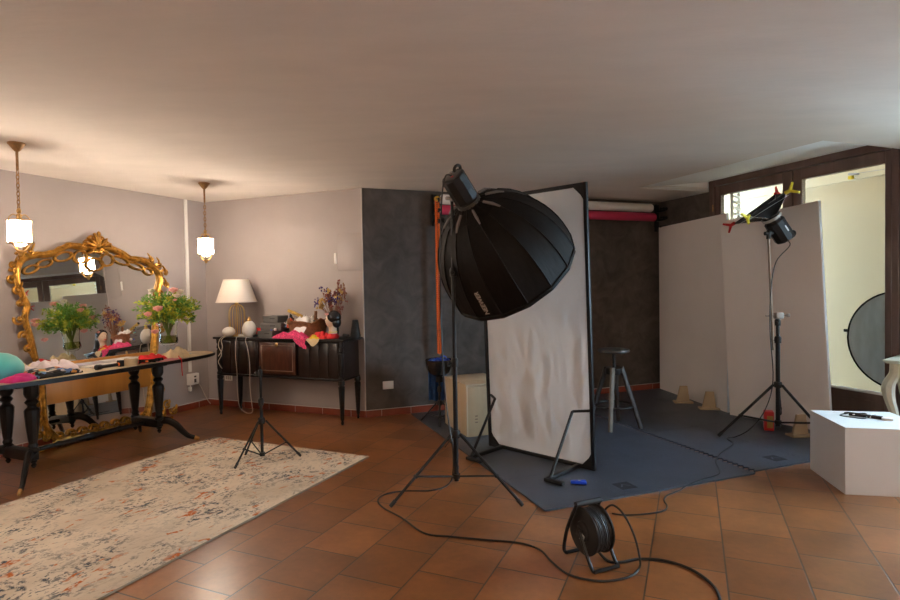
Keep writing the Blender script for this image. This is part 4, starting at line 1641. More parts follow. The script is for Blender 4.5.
b.ball((-0.072, 0, 0.154), (0.010, 0.018, 0.008), 10)
b.build('lips', m_redp, hv)
for sy in (-1, 1):
    b = MB()
    b.ball((-0.063, sy * 0.024, 0.205), (0.006, 0.011, 0.006), 8)
    b.build('eye', m_hair, hv)
rose(m_rose, (-0.038, -0.060, 0.262), 0.022, hv)
b = MB()
b.lathe([(0.047, 0.066), (0.049, 0.07), (0.047, 0.074)], 20)
b.build('necklace', m_yellowcloth, hv)

random.seed(21)
df = thing('dried_flowers', 'bunch of dried brown, ochre and purple flowers rising behind the head vase', 'flowers', HP + SBY * 0.12 - SBX * 0.06, SBR)
df.scale = (1.15, 1.15, 1.2)
b = MB()
b.lathe([(0.0, 0.0), (0.035, 0.0), (0.045, 0.05), (0.04, 0.13), (0.03, 0.17), (0.027, 0.17), (0.035, 0.12), (0.03, 0.01), (0, 0.01)], 16)
b.build('bottle', m_blackp, df)
stems, bo, bp_, br_ = MB(), MB(), MB(), MB()
for i in range(46):
    a = random.uniform(0, 2 * math.pi)
    sp = random.uniform(0.02, 0.17)
    h = random.uniform(0.27, 0.45) if i > 6 else random.uniform(0.44, 0.56)
    if i <= 6:
        a = random.uniform(-0.5, 0.6)
        sp = random.uniform(0.05, 0.13)
    tip = Vector((sp * math.cos(a) - (0.04 if i > 20 else 0), 0.55 * sp * math.sin(a), h))
    mid = Vector((tip.x * 0.4, tip.y * 0.4, 0.2))
    pts = spline([(0, 0, 0.05), mid, tip], 5)
    stems.tube(pts, 0.0018, 4)
    if i <= 6 or i % 4 == 3:
        for k in range(6):
            p_ = tip + Vector((random.uniform(-0.02, 0.02), random.uniform(-0.02, 0.02), random.uniform(-0.10, 0.01)))
            (br_ if i % 2 else stems).ball(p_, (0.007, 0.007, 0.010), 5)
            stems.tube([p_ - Vector((0, 0, 0.03)), p_], 0.0012, 3)
    elif i % 4 == 0:
        for k in range(7):
            bo.ball(tip + Vector((random.gauss(0, 0.012), random.gauss(0, 0.012), random.gauss(0, 0.012))), random.uniform(0.008, 0.014), 6)
    elif i % 4 == 1:
        for k in range(9):
            bp_.ball(tip + Vector((random.gauss(0, 0.014), random.gauss(0, 0.012), random.gauss(0, 0.014))), random.uniform(0.005, 0.009), 5)
    else:
        for k in range(6):
            d = Vector((random.gauss(0, 1), random.gauss(0, 1), random.gauss(0.4, 1))).normalized()
            sd = d.orthogonal() * 0.009
            br_.quad(tip, tip + d * 0.018 + sd, tip + d * 0.036, tip + d * 0.018 - sd)
stems.build('stalks', m_dry, df)
bo.build('ochre_blooms', m_dryy, df)
bp_.build('purple_blooms', m_dryp, df)
br_.build('russet_leaves', m_dryr, df)

# black ridged snoot and a small black tablet at the right end
t = thing('ridged_cone', 'tall black ridged cone standing at the right end of the sideboard', 'cone', sb(355.5, 0.17), SBR)
b = MB()
prof = [(0.0, 0.0), (0.060, 0.0)]
for k in range(14):
    z = 0.008 + k * 0.0135
    r_ = 0.058 - 0.026 * k / 13
    prof += [(r_, z), (r_, z + 0.007), (r_ - 0.005, z + 0.009), (r_ - 0.005, z + 0.0125)]
prof += [(0.03, 0.198), (0.0, 0.198)]
b.lathe(prof, 24)
b.build('body', m_blackp, t, angle=20)
t = thing('camera_plate', 'flat black camera accessory lying between the bust and the ridged cone', 'accessory', sb(345, 0.08), SBR + R(25))
b = MB()
b.box((0, 0, 0.012), (0.13, 0.07, 0.02), bevel=0.005)
b.build('body', m_blackp, t)
b = MB()
b.box((0.01, 0.0, 0.036), (0.07, 0.045, 0.03), rot=(0, 0.2, 0), bevel=0.008)
b.build('head', m_rubber, t)

# plates on the walls
p = vpl(229, 377.5, C1, 111.8)
t = thing('wall_socket', 'white socket plate low on the back wall behind the sideboard legs', 'socket', (p.x, p.y, p.z), R(-21.8))
b = MB()
b.box((0, -0.006, 0), (0.115, 0.012, 0.075), bevel=0.003)
b.build('plate', m_whitep, t)
b = MB()
for dx in (-0.03, 0.0, 0.03):
    b.box((dx, -0.0125, 0), (0.022, 0.003, 0.045), bevel=0.001)
b.build('outlet', m_greyplug, t)
p = vpl(388, 385, C2, 69.2)
t = thing('wall_socket', 'white blank socket plate low on the dark angled wall', 'socket', (p.x, p.y, p.z), RZR)
b = MB()
b.box((0, -0.006, 0), (0.125, 0.012, 0.09), bevel=0.004)
b.build('plate', m_whitep, t)
b = MB()
b.box((0, -0.0125, 0), (0.095, 0.002, 0.06), bevel=0.001)
b.build('insert', m_white, t)
p, q = vpl(337.5, 234, C1, 111.8), vpl(363, 270, C1, 111.8)
cc = (p + q) / 2
t = thing('access_panel', 'flush painted access panel on the back wall beside the dark plaster corner', 'panel', (cc.x, cc.y, cc.z), R(-21.8))
w_, h_ = (Vector((p.x, p.y)) - Vector((q.x, q.y))).length, abs(p.z - q.z)
b = MB()
b.box((0, -0.004, 0), (w_, 0.008, h_), bevel=0.002)
b.build('cover', M('satin_wall_paint', WALLC, 0.5, var=0.04, scale=2), t)
p = vpl(336.5, 258.5, C1, 111.8)  # white plate standing in for the pendant's reflection on the panel edge
t = thing('lamp_glint_plate', 'narrow white plate in place of a lamp reflection beside the access panel', 'switch', (p.x, p.y, p.z), R(-21.8))
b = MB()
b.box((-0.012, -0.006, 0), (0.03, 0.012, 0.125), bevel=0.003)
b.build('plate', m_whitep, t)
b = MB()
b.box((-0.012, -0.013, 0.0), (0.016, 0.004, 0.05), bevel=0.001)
b.build('glint_inset', m_white, t)

# ---- rug
ra, rb_, rc = fl(368, 457.5), fl(214, 438), fl(121, 600)
rx_ = (ra - rb_).normalized()
ry_ = Vector((-rx_.y, rx_.x, 0))
wid = (ra - rb_).length
rug = thing('area_rug', 'large faded cream rug with orange and blue-grey pattern on the left tile floor', 'rug', rb_, math.atan2(rx_.y, rx_.x))
b = MB()


def rugfn(u_, v_):
    x, y = u_ * wid, -v_ * 3.1
    return (x + 0.008 * noise.noise(Vector((y * 2, 0, u_ * 3))), y + 0.006 * noise.noise(Vector((x * 2, 5, v_ * 3))), 0.012 + 0.0025 * noise.noise(Vector((x * 3, y * 3, 0))))


b.sheet(rugfn, 20, 34, 0.010)
b.build('pile', m_rug, rug, angle=60)
b = MB()
b.tube([(wid + 0.002, 0, 0.006), (wid + 0.002, -3.1, 0.006)], 0.006, 6)
b.tube([(0, 0.002, 0.006), (wid, 0.002, 0.006)], 0.006, 6)
b.tube([(-0.002, 0, 0.006), (-0.002, -3.1, 0.006)], 0.006, 6)
b.build('binding', m_rugedge, rug)

# ================================================================== LIGHT STANDS
def make_stand(name, label, c, feet, hub_z, brace_z, sections, cat='stand', foot_r=0.010, leg_r=0.010, knob_a=0.0, z0=0.0, group=None):
    """tripod light stand: c centre on the floor, feet = list of world points"""
    t = thing(name, label, cat, (c[0], c[1], z0), 0, group)
    C0 = Vector((c[0], c[1], z0))
    for i, (ra_, za, zb) in enumerate(sections):
        b = MB()
        b.cyl((0, 0, za), (0, 0, zb), ra_, seg=14)
        b.build('pole', m_black, t)
    b = MB()
    r0 = sections[0][0]
    b.lathe([(r0, hub_z - 0.03), (r0 + 0.012, hub_z - 0.03), (r0 + 0.016, hub_z - 0.015), (r0 + 0.016, hub_z + 0.012), (r0 + 0.010, hub_z + 0.022), (r0, hub_z + 0.022)], 18)
    b.build('hub', m_blackp, t)
    b = MB()
    b.lathe([(r0, brace_z - 0.015), (r0 + 0.010, brace_z - 0.015), (r0 + 0.010, brace_z + 0.015), (r0, brace_z + 0.015)], 16)
    b.build('brace_collar', m_blackp, t)
    for i in range(1, len(sections)):
        za = sections[i][1]
        b = MB()
        rr = sections[i - 1][0]
        b.lathe([(rr, za - 0.03), (rr + 0.009, za - 0.03), (rr + 0.010, za + 0.015), (rr + 0.004, za + 0.03), (sections[i][0], za + 0.035)], 16)
        b.build('collar', m_blackp, t)
        b = MB()
        d = Vector((math.cos(knob_a + i), math.sin(knob_a + i), 0))
        p = Vector((0, 0, za - 0.005))
        b.cyl(p + d * rr, p + d * (rr + 0.03), 0.006, seg=8)
        b.cyl(p + d * (rr + 0.022), p + d * (rr + 0.040), 0.015, seg=10)
        b.build('knob', m_blackp, t)
    for f in feet:
        f = Vector(f) - C0
        d = Vector((f.x, f.y, 0)).normalized()
        a = d * (r0 + 0.020) + ZUP * (hub_z - 0.005)
        e = Vector((f.x, f.y, 0.012))
        b = MB()
        b.cyl(a, e, leg_r, seg=10)
        lg = b.build('leg', m_black, t)
        b = MB()
        ax = (e - a).normalized()
        b.tube([e - ax * 0.045, e - ax * 0.01, e + ax * 0.004], [leg_r * 1.35, leg_r * 1.35, leg_r * 1.1], 10)
        b.build('rubber_foot', m_rubber, lg)
        b = MB()
        k = 0.60
        m_ = a.lerp(e, k)
        b.cyl(d * (r0 + 0.008) + ZUP * brace_z, m_, leg_r * 0.7, seg=8)
        b.cyl(m_ - ZUP.cross(d) * 0.014, m_ + ZUP.cross(d) * 0.014, leg_r * 1.05, seg=8)
        b.build('brace', m_black, t)
    return t


# main stand carrying the big octagonal box
fa, fb = fl(390.5, 508), fl(522.5, 507)
mid = (fa + fb) / 2
dd = (fb - fa)
away = Vector((-dd.y, dd.x, 0)).normalized()
S1 = mid + away * (dd.length / (2 * math.sqrt(3)))
fc = S1 + away * (dd.length / math.sqrt(3))
HEADC = at(461, 190, S1.y - 0.02)
make_stand('light_stand', 'tall black light stand with spread legs on the tiles carrying the big softbox', S1, [fa, fb, fc], 0.425, 0.125,
           [(0.0165, 0.09, 0.92), (0.0135, 0.92, 1.55), (0.011, 1.55, HEADC.z - 0.07)], knob_a=2.6, group='black light stands')

# flash head: body axis points into the softbox
AX = Vector((0.4985, 0.485, -0.717)).normalized()
hm = frame_to(AX, Vector((0, 0, 1))).to_4x4()       # local x up-ish, z along the light axis
hm.translation = HEADC


def make_flash(name, label, matrix, ln=0.22):
    t = thing(name, label, 'flash', matrix=matrix, group='black studio flash heads')
    b = MB()
    b.lathe([(0.0, -ln * 0.55), (0.080, -ln * 0.55), (0.087, -ln * 0.5), (0.087, ln * 0.36), (0.074, ln * 0.42), (0.070, ln * 0.55), (0.0, ln * 0.55)], 10)
    b.build('body', m_blackp, t, angle=25)
    b = MB()
    b.tube(spline([(0.078, 0.0, -ln * 0.40), (0.105, 0.0, -ln * 0.52), (0.098, 0.0, -ln * 0.62), (0.07, 0.0, -ln * 0.66), (0.045, 0.0, -ln * 0.62), (0.04, 0.0, -ln * 0.54)], 5), 0.011, 8)
    b.build('handle', m_blackp, t)
    b = MB()
    b.box((0.0, 0.0, -ln * 0.556), (0.11, 0.115, 0.006), bevel=0.003)
    bk = b.build('control_panel', M('grey_control_panel', (0.10, 0.095, 0.09), 0.3), t)
    b = MB()
    b.box((-0.022, 0.02, -ln * 0.575), (0.014, 0.02, 0.006), bevel=0.002)
    b.build('red_button', m_redp, bk)
    b = MB()
    b.lathe([(0.0, 0), (0.012, 0), (0.010, 0.012), (0, 0.012)], 12, m=Matrix.Translation((0.018, -0.015, -ln * 0.565)) @ Matrix.Rotation(math.pi, 4, 'X'))
    b.build('dial', m_chrome, bk)
    b = MB()
    for k in range(6):
        b.box((0.0, 0.083, -ln * 0.3 + k * 0.014), (0.05, 0.006, 0.006))
    b.build('vents', m_black, t)
    b = MB()
    b.box((0.020, -0.0835, -0.01), (0.012, 0.003, 0.06), bevel=0.001)
    b.build('name_plate', m_white, t)
    b = MB()
    b.lathe([(0.05, ln * 0.55), (0.074, ln * 0.55), (0.078, ln * 0.60), (0.074, ln * 0.68), (0.05, ln * 0.68), (0.05, ln * 0.55)], 24)
    b.build('mount_ring', m_black, t)
    return t


fh = make_flash('studio_flash', 'black studio flash head on top of the tall stand behind the big softbox', hm)
# tilting bracket between stand and head
b = MB()
top = Vector((S1.x, S1.y, HEADC.z - 0.075))
iv = hm.inverted()
b.tube([iv @ top, iv @ (top + Vector((0, 0, 0.03))), iv @ (HEADC - AX * 0.01 - ZUP * 0.035)], [0.016, 0.018, 0.016], 10)
b.cyl(iv @ (top + Vector((-0.04, -0.02, 0.02))), iv @ (top + Vector((0.02, 0.01, 0.02))), 0.013, seg=10)
b.build('tilt_bracket', m_greyplug, fh)

# deep sixteen-rib softbox
SBL, SBRAD = 0.64, 0.505
APEX = HEADC + AX * 0.115
sm = frame_to(AX, Vector((0, 0, 1))).to_4x4()
sm.translation = APEX
sx_ = thing('softbox', 'large deep black sixteen-sided softbox tilted down to the right on the tall stand', 'softbox', matrix=sm)
NR, NS = 16, 14


def dome_r(t):
    return SBRAD * (0.17 + 0.83 * (1 - (1 - t) ** 2.15) ** 0.62) if t < 1 else SBRAD


def dome_pt(a, t, k=1.0):
    r_ = dome_r(t) * k
    return Vector((r_ * math.cos(a), r_ * math.sin(a), SBL * t))


def skin(inset):
    b = MB()
    rings = []
    for i in range(NS + 1):
        t = i / NS
        ring = []
        for k in range(NR * 2):
            a = math.pi * k / NR
            sc = 1.0 if k % 2 == 0 else math.cos(math.pi / NR) * (1 - 0.012 * math.sin(math.pi * t))
            p = dome_pt(a, t, sc)
            p.x -= p.x / max(1e-3, math.hypot(p.x, p.y)) * inset
            p.y -= p.y / max(1e-3, math.hypot(p.x, p.y)) * inset
            ring.append(p)
        rings.append(ring)
    b._grid(rings, cap=False)
    return b


skin(0).build('outer_shell', m_nylon, sx_, angle=12)
skin(0.006).build('silver_lining', m_silver, sx_, angle=8)
for k in range(NR):
    a = 2 * math.pi * k / NR
    b = MB()
    b.tube([dome_pt(a, i / 10, 1.004) for i in range(11)], 0.0055, 6)
    b.build('rib', m_nylon, sx_)
b = MB()
rimp = [dome_pt(2 * math.pi * k / NR, 1.0, 1.003) for k in range(NR)]
b.tube(rimp, 0.009, 6, closed=True)
for i in range(NR):
    p0_, p1_ = rimp[i], rimp[(i + 1) % NR]
    b.quad(p0_, p1_, p1_ * 1.0 + Vector((0, 0, 0.03)), p0_ + Vector((0, 0, 0.03)))
b.build('rim_band', m_nylon, sx_)
b = MB()
b.prism([(p.x * 0.985, p.y * 0.985) for p in rimp], SBL - 0.012, SBL - 0.009)
b.build('diffuser', m_diffuser, sx_, smooth=False)
b = MB()
b.lathe([(0.06, -0.02), (0.088, -0.02), (0.09, 0.03), (0.07, 0.035), (0.06, -0.02)], 24)
b.build('speed_ring', M('dark_grey_ring', (0.07, 0.065, 0.06), 0.45), sx_)
# light cuffs where the ribs leave the ring
for k in range(0, NR, 2):
    a = 2 * math.pi * k / NR
    b = MB()
    b.tube([dome_pt(a, 0.01, 1.02), dome_pt(a, 0.05, 1.03), dome_pt(a, 0.10, 1.02)], [0.010, 0.012, 0.006], 6)
    b.build('rib_sleeve', M('grey_sleeve', (0.16, 0.14, 0.13), 0.5), sx_)


def text_mesh(name, s, size, mat, parent, matrix, extrude=0.0008, bold=0.0):
    cu = bpy.data.curves.new(name, 'FONT')
    cu.body = s
    cu.size = size
    cu.align_x = 'CENTER'
    cu.align_y = 'CENTER'
    cu.extrude = extrude
    cu.offset = bold
    tmp = bpy.data.objects.new(name + '_tmp', cu)
    COL.objects.link(tmp)
    dg = bpy.context.evaluated_depsgraph_get()
    dg.update()
    me = bpy.data.meshes.new_from_object(tmp.evaluated_get(dg))
    bpy.data.objects.remove(tmp)
    bpy.data.curves.remove(cu)
    me.materials.clear()
    me.materials.append(mat)
    o = bpy.data.objects.new(name, me)
    COL.objects.link(o)
    o.parent = parent
    o.matrix_local = matrix
    return o


# lettering along the panel nearest the lower left; find that panel from its place in the picture
best, bk_ = 1e9, 0
for k in range(NR):
    a = 2 * math.pi * (k + 0.5) / NR
    w = sm @ dome_pt(a, 0.80)
    c_ = W2C @ (w - EYE)
    px_, py_ = c_.x / c_.z * FPX + 450, c_.y / c_.z * FPX + 300
    nrm_w = (sm.to_3x3() @ Vector((math.cos(a), math.sin(a), 0)))
    if nrm_w.dot(EYE - w) > 0:
        d_ = math.hypot(px_ - 478, py_ - 300)
        if d_ < best:
            best, bk_ = d_, k
a = 2 * math.pi * (bk_ + 0.5) / NR
kk = math.cos(math.pi / NR)
pA, pB = dome_pt(a, 0.66, kk), dome_pt(a, 0.94, kk)
ydir = Vector((-math.sin(a), math.cos(a), 0))
xdir = (pA - pB).normalized()                 # reads from the rim towards the apex
zdir = xdir.cross(ydir).normalized()
if zdir.dot(Vector((math.cos(a), math.sin(a), 0))) < 0:
    ydir = -ydir
    zdir = xdir.cross(ydir).normalized()
tm = Matrix((xdir, ydir, zdir)).transposed().to_4x4()
tm.translation = (pA + pB) / 2 + zdir * 0.006
text_mesh('lettering', 'NEEWER', 0.05, M('pale_print', (0.62, 0.52, 0.42), 0.6), sx_, tm, 0.0006, 0.0006)

# ---- small stand on the rug
f1, f2 = fl(235, 469.5, 0.014), fl(300.5, 457, 0.014)
cS = fl(262.5, 461, 0.014)
f3 = cS * 3 - f1 - f2
cS = (f1 + f2 + f3) / 3
f3 = cS + (cS - (f1 + f2) / 2).normalized() * (f1 - cS).length
make_stand('light_stand', 'short bare black light stand standing on the cream rug', (cS.x, cS.y), [f1, f2, f3], 0.345, 0.06,
           [(0.0125, 0.045, 0.50), (0.010, 0.50, 0.74), (0.006, 0.74, 0.80)], leg_r=0.008, z0=0.013, knob_a=1.0, group='black light stands')

# ================================================================== RIGHT HALF
# ---- interlocking foam mats: six columns along the angled wall by five rows
MO = Vector((0.585, 3.545, 0))
MEX, MEY = hd(69.5), hd(-20.5)
MRZ = R(20.5)
MS = 0.60
MT = 0.012


def teeth(n, amp, flip):
    out = []
    for i in range(n):
        a, b_ = i / n, (i + 1) / n
        m0, m1 = a + 0.28 / n, a + 0.72 / n
        out += [(a, 0), (m0, 0), (m0 - 0.06 / n, amp), (m1 + 0.06 / n, amp), (m1, 0)]
    return out


ordw = ['first', 'second', 'third', 'fourth', 'fifth', 'sixth']
roww = ['front row by the tiles', 'second row from the front', 'middle row', 'second row from the dark wall', 'row along the dark wall']
random.seed(5)


def mat_mesh(left, right, front, back):
    """square foam tile; True edges carry teeth that lock with the neighbour, False edges are straight"""
    amp = 0.024
    n = 12
    pts = []
    T = teeth(n, amp, 1)
    S = MS
    g = 0.0015

    def edge(p, q, on, outw):
        p, q, outw = Vector(p), Vector(q), Vector(outw)
        if not on:
            return [p]
        # symmetrical interlock: tabs of this side are the slots of that side
        ph = 0.0 if on == 1 else 0.5 / n
        res = [p]
        for i in range(n):
            a0 = i / n + 0.27 / n + (0.0 if on == 1 else 0.0)
            a1 = i / n + 0.73 / n
            sgn = 1 if on == 1 else -1
            o = outw * (amp / 2) * sgn
            dv = q - p
            e = 0.05 / n * sgn
            res += [p + dv * (a0) - o * 0 , p + dv * (a0 - e) + o * 1.6, p + dv * (a1 + e) + o * 1.6, p + dv * a1]
        return res
    pts += edge((g, g), (S - g, g), front, (0, -1))
    pts += edge((S - g, g), (S - g, S - g), right, (1, 0))
    pts += edge((S - g, S - g), (g, S - g), back, (0, 1))
    pts += edge((g, S - g), (g, g), left, (-1, 0))
    b = MB()
    b.prism([(p.x, p.y) for p in pts], 0.0005, MT)
    return b


cache = {}
for cx_ in range(6):
    for cy_ in range(5):
        key = (2 if cx_ > 0 else 0, 1 if cx_ < 5 else 0, 2 if cy_ > 0 else 0, 1 if cy_ < 4 else 0)
        if key not in cache:
            me = mat_mesh(key[0], key[1], key[2], key[3]).mesh('foam_mat', False)
            me.materials.append(m_mat)
            cache[key] = me
        o = bpy.data.objects.new('foam_mat', cache[key])
        COL.objects.link(o)
        gap = 0.045 if cx_ >= 3 else 0.0
        gy = 0.04 if cx_ >= 3 else 0.0
        p = MO + MEX * (cx_ * MS + gap) + MEY * (cy_ * MS + gy)
        place(o, p, MRZ)
        tag(o, 'dark grey foam mat, %s from left in the %s' % (ordw[cx_], roww[cy_]), 'mat', 'interlocking foam floor mats')
        if (cx_, cy_) in ((1, 0), (3, 0)):
            b = MB()
            b.box((0.14 if cx_ == 1 else 0.40, 0.16, MT + 0.0005), (0.13, 0.13, 0.001))
            lg = b.build('logo_patch', m_matlogo, o)
            b = MB()
            x0_ = 0.14 if cx_ == 1 else 0.40
            zz = MT + 0.0012
            b.quad((x0_ - 0.04, 0.15, zz), (x0_ - 0.032, 0.142, zz), (x0_ + 0.002, 0.185, zz), (x0_ - 0.004, 0.192, zz))
            b.quad((x0_ - 0.004, 0.192, zz), (x0_ - 0.002, 0.18, zz), (x0_ + 0.036, 0.142, zz), (x0_ + 0.04, 0.15, zz))
            b.build('emblem', M('emblem_grey', (0.11, 0.12, 0.14), 0.6), lg, smooth=False)

# ---- white scrim frame
SA, SBp_ = fl(594, 470.5, MT), fl(491, 445.5, MT)
sxd = (SA - SBp_).normalized()
syd = Vector((-sxd.y, sxd.x, 0))          # away from the camera
SCH = 2.21
t = thing('scrim_frame', 'tall white cloth diffuser screen in a black frame standing on the foam mats', 'screen', SBp_, math.atan2(sxd.y, sxd.x))
sw = (SA - SBp_).length
for x in (0.0, sw):
    b = MB()
    b.box((x, 0, SCH / 2), (0.03, 0.03, SCH), bevel=0.004)
    b.build('upright', m_black, t)
for z in (0.016, SCH - 0.016):
    b = MB()
    b.box((sw / 2, 0, z), (sw - 0.03, 0.03, 0.03), bevel=0.004)
    b.build('rail', m_black, t)
for x, sxn in ((0.012, 1), (sw - 0.012, -1)):
    for z, sz in ((0.03, 1), (SCH - 0.03, -1)):
        b = MB()
        b.prism([(x, z), (x + sxn * 0.085, z), (x + sxn * 0.02, z + sz * 0.065), (x, z + sz * 0.10)], -0.018, 0.018, m=Matrix.Rotation(R(90), 4, 'X'))
        b.build('corner_block', m_blackp, t)
b = MB()


def scrimfn(u_, v_):
    x, z = 0.012 + u_ * (sw - 0.024), 0.025 + v_ * (SCH - 0.05)
    lo = max(0.0, 1 - v_ / 0.62)
    y = 0.010 * math.sin(u_ * 34 + 2 * noise.noise(Vector((u_ * 3, v_ * 2, 0)))) * min(1, lo * 3) * (0.4 + noise.noise(Vector((u_ * 4, v_ * 3, 2))) ** 2 * 3)
    y += 0.032 * noise.noise(Vector((x * 7, z * 2.0, 1.0))) * min(1, lo * 2) + 0.03 * abs(noise.noise(Vector((x * 9 + z * 2, z * 4 - x * 2, 4)))) * min(1, lo * 2.4)
    e = min(u_, 1 - u_, v_, 1 - v_) * 14
    return (x, y * min(1, e) + 0.0, z)


b.sheet(scrimfn, 70, 120)
b.build('cloth', m_scrim, t, angle=180)
for x in (0.13, sw - 0.13):
    b = MB()
    b.box((x, -0.22, 0.015), (0.032, 0.44, 0.028), bevel=0.004)
    b.box((x + 0.06, -0.44, 0.014), (0.16, 0.035, 0.026), bevel=0.005)
    ft = b.build('foot', m_black, t)
    b = MB()
    b.tube([(x + 0.02, -0.43, 0.03), (x - 0.0 + (0.0), -0.09, 0.455)], 0.012, 8)
    b.build('strut', m_black, ft)
    b = MB()
    xe = 0.0 if x < sw / 2 else sw
    b.tube([(x, -0.09, 0.455), (xe, 0.0, 0.465)], 0.011, 8)
    b.build('link', m_black, ft)

for ch in t.children:
    if ch.name.split('.')[0] in ('upright', 'rail', 'corner_block', 'cloth'):
        ch.rotation_euler = (R(2.2), 0, 0)

# blue clamp lying on the mat
p = fl(580, 484, MT)
t = thing('spring_clamp', 'small blue plastic clamp lying on the front mat before the scrim', 'clamp', p, math.atan2(-0.4, 1) + 0.28)
b = MB()
b.box((-0.01, 0.012, 0.014), (0.11, 0.018, 0.022), rot=(0, 0, 0.10), bevel=0.004)
b.box((-0.01, -0.012, 0.014), (0.11, 0.018, 0.022), rot=(0, 0, -0.16), bevel=0.004)
b.build('jaw', m_blue, t)
b = MB()
b.cyl((-0.005, 0, 0.002), (-0.005, 0, 0.027), 0.009, seg=10)
b.build('spring', m_chrome, t)

# ---- plywood box behind the scrim
bx = fl(467, 438, MT)
BXR = math.atan2(0.5, 0.86)
t = thing('plywood_box', 'pale plywood box plinth standing behind the scrim by the dark wall', 'box', bx, RZR)
b = MB()
w_, d_, h_ = 0.45, 0.60, 0.505
b.box((w_ / 2, d_ / 2, h_ - 0.009), (w_, d_, 0.018), bevel=0.002)
b.box((0.009, d_ / 2, h_ / 2), (0.018, d_, h_ - 0.02), bevel=0.002)
b.box((w_ - 0.009, d_ / 2, h_ / 2), (0.018, d_, h_ - 0.02), bevel=0.002)
b.box((w_ / 2, d_ - 0.009, h_ / 2), (w_, 0.018, h_ - 0.02), bevel=0.002)
b.build('shell', m_plywood, t)
b = MB()
b.box((w_ / 2, 0.006, h_ / 2 - 0.01), (w_ - 0.03, 0.016, h_ - 0.03), bevel=0.002)
bp = b.build('front_board', m_plyfoot, t)
b = MB()
for z in (0.14, 0.17, 0.20):
    b.box((0.10, -0.0025, z), (0.028, 0.002, 0.012))
b.build('stamp', M('faint_stamp_ink', (0.20, 0.14, 0.09), 0.7), bp)

# ---- beauty dish stand with blue ribbon
ds = fl(440, 423, MT)
fA, fB = fl(426, 417, MT), fl(452, 418.5, MT)
fC = ds + Vector((0.02, -0.16, 0))
make_stand('light_stand', 'low black light stand at the dark wall holding the upturned black dish', ds, [ds + Vector((-0.20, 0.10, 0)), ds + Vector((0.19, 0.12, 0)), ds + Vector((0.0, -0.20, 0))], 0.22, 0.06,
           [(0.0125, 0.04, 0.36), (0.010, 0.36, 0.49)], leg_r=0.008, z0=MT, knob_a=0.4, group='black light stands')
dz = 0.50
t = thing('reflector_dish', 'black upturned reflector dish on the low stand holding blue ribbon', 'dish', (ds.x, ds.y, MT + dz), 0)
t.scale = (1.06, 1.06, 1.06)
b = MB()
b.lathe([(0.0, -0.01), (0.05, 0.0), (0.10, 0.035), (0.128, 0.09), (0.136, 0.16), (0.132, 0.165), (0.128, 0.155), (0.120, 0.09), (0.09, 0.04), (0.0, 0.012)], 32)
b.build('bowl', M('satin_black_bowl', (0.012, 0.012, 0.013), 0.22), t)
b = MB()
b.cyl((0, 0, -0.06), (0, 0, 0.0), 0.034, seg=16)
b.build('mount', m_blackp, t)
random.seed(9)
b = MB()
for k in range(44):
    a = random.uniform(0, 6.28)
    r_ = random.uniform(0.02, 0.10)
    c_ = Vector((r_ * math.cos(a), r_ * math.sin(a), random.uniform(0.12, 0.175)))
    tilt = Euler((random.uniform(0, 3), random.uniform(0, 3), random.uniform(0, 3))).to_matrix()
    pts = [c_ + tilt @ Vector((0.034 * math.cos(2 * math.pi * i / 10), 0.024 * math.sin(2 * math.pi * i / 10), 0)) for i in range(10)]
    b.tube(pts, 0.010, 5, closed=True, flat=0.25)
o = b.build('ribbon_bow', m_blueribbon)
place(o, (ds.x, ds.y, MT + dz))
tag(o, 'shiny blue ribbon loops heaped in the black dish', 'ribbon')
b = MB()
b.sheet(lambda u_, v_: (-0.10 + 0.20 * u_, 0.09 + 0.012 * math.sin(u_ * 14), 0.14 - 0.43 * v_ + 0.01 * math.sin(u_ * 9)), 16, 10, 0.003)
o = b.build('hanging_cloth', m_bluecloth)
place(o, (ds.x - 0.02, ds.y + 0.06, MT + dz))
tag(o, 'dark blue cloth hanging behind the low dish stand', 'cloth')

# ---- background rolls on the dark wall
def bracket(px, zt, lab):
    p = vpl(px, 205, C2 + hd(159.2) * 0.012, 69.2)
    t = thing('roll_bracket', lab, 'bracket', (p.x, p.y, 0), RZR, 'background roll brackets')
    b = MB()
    b.box((0, 0, (zt + 2.15) / 2), (0.07, 0.018, zt - 2.15), bevel=0.003)
    b.build('plate', m_black, t)
    for z in (zt - 0.07, zt - 0.19, zt - 0.31):
        b = MB()
        b.box((0, -0.07, z - 0.03), (0.02, 0.14, 0.025), bevel=0.003)
        b.box((0, -0.14, z - 0.012), (0.02, 0.02, 0.05), bevel=0.003)
        hk = b.build('hook', m_black, t)
        b = MB()
        b.cyl((-0.03, -0.115, z), (0.05, -0.115, z), 0.016, seg=10)
        b.cyl((0.05, -0.115, z), (0.062, -0.115, z), 0.026, seg=12)
        b.build('expander', m_blackp, hk)
    return t


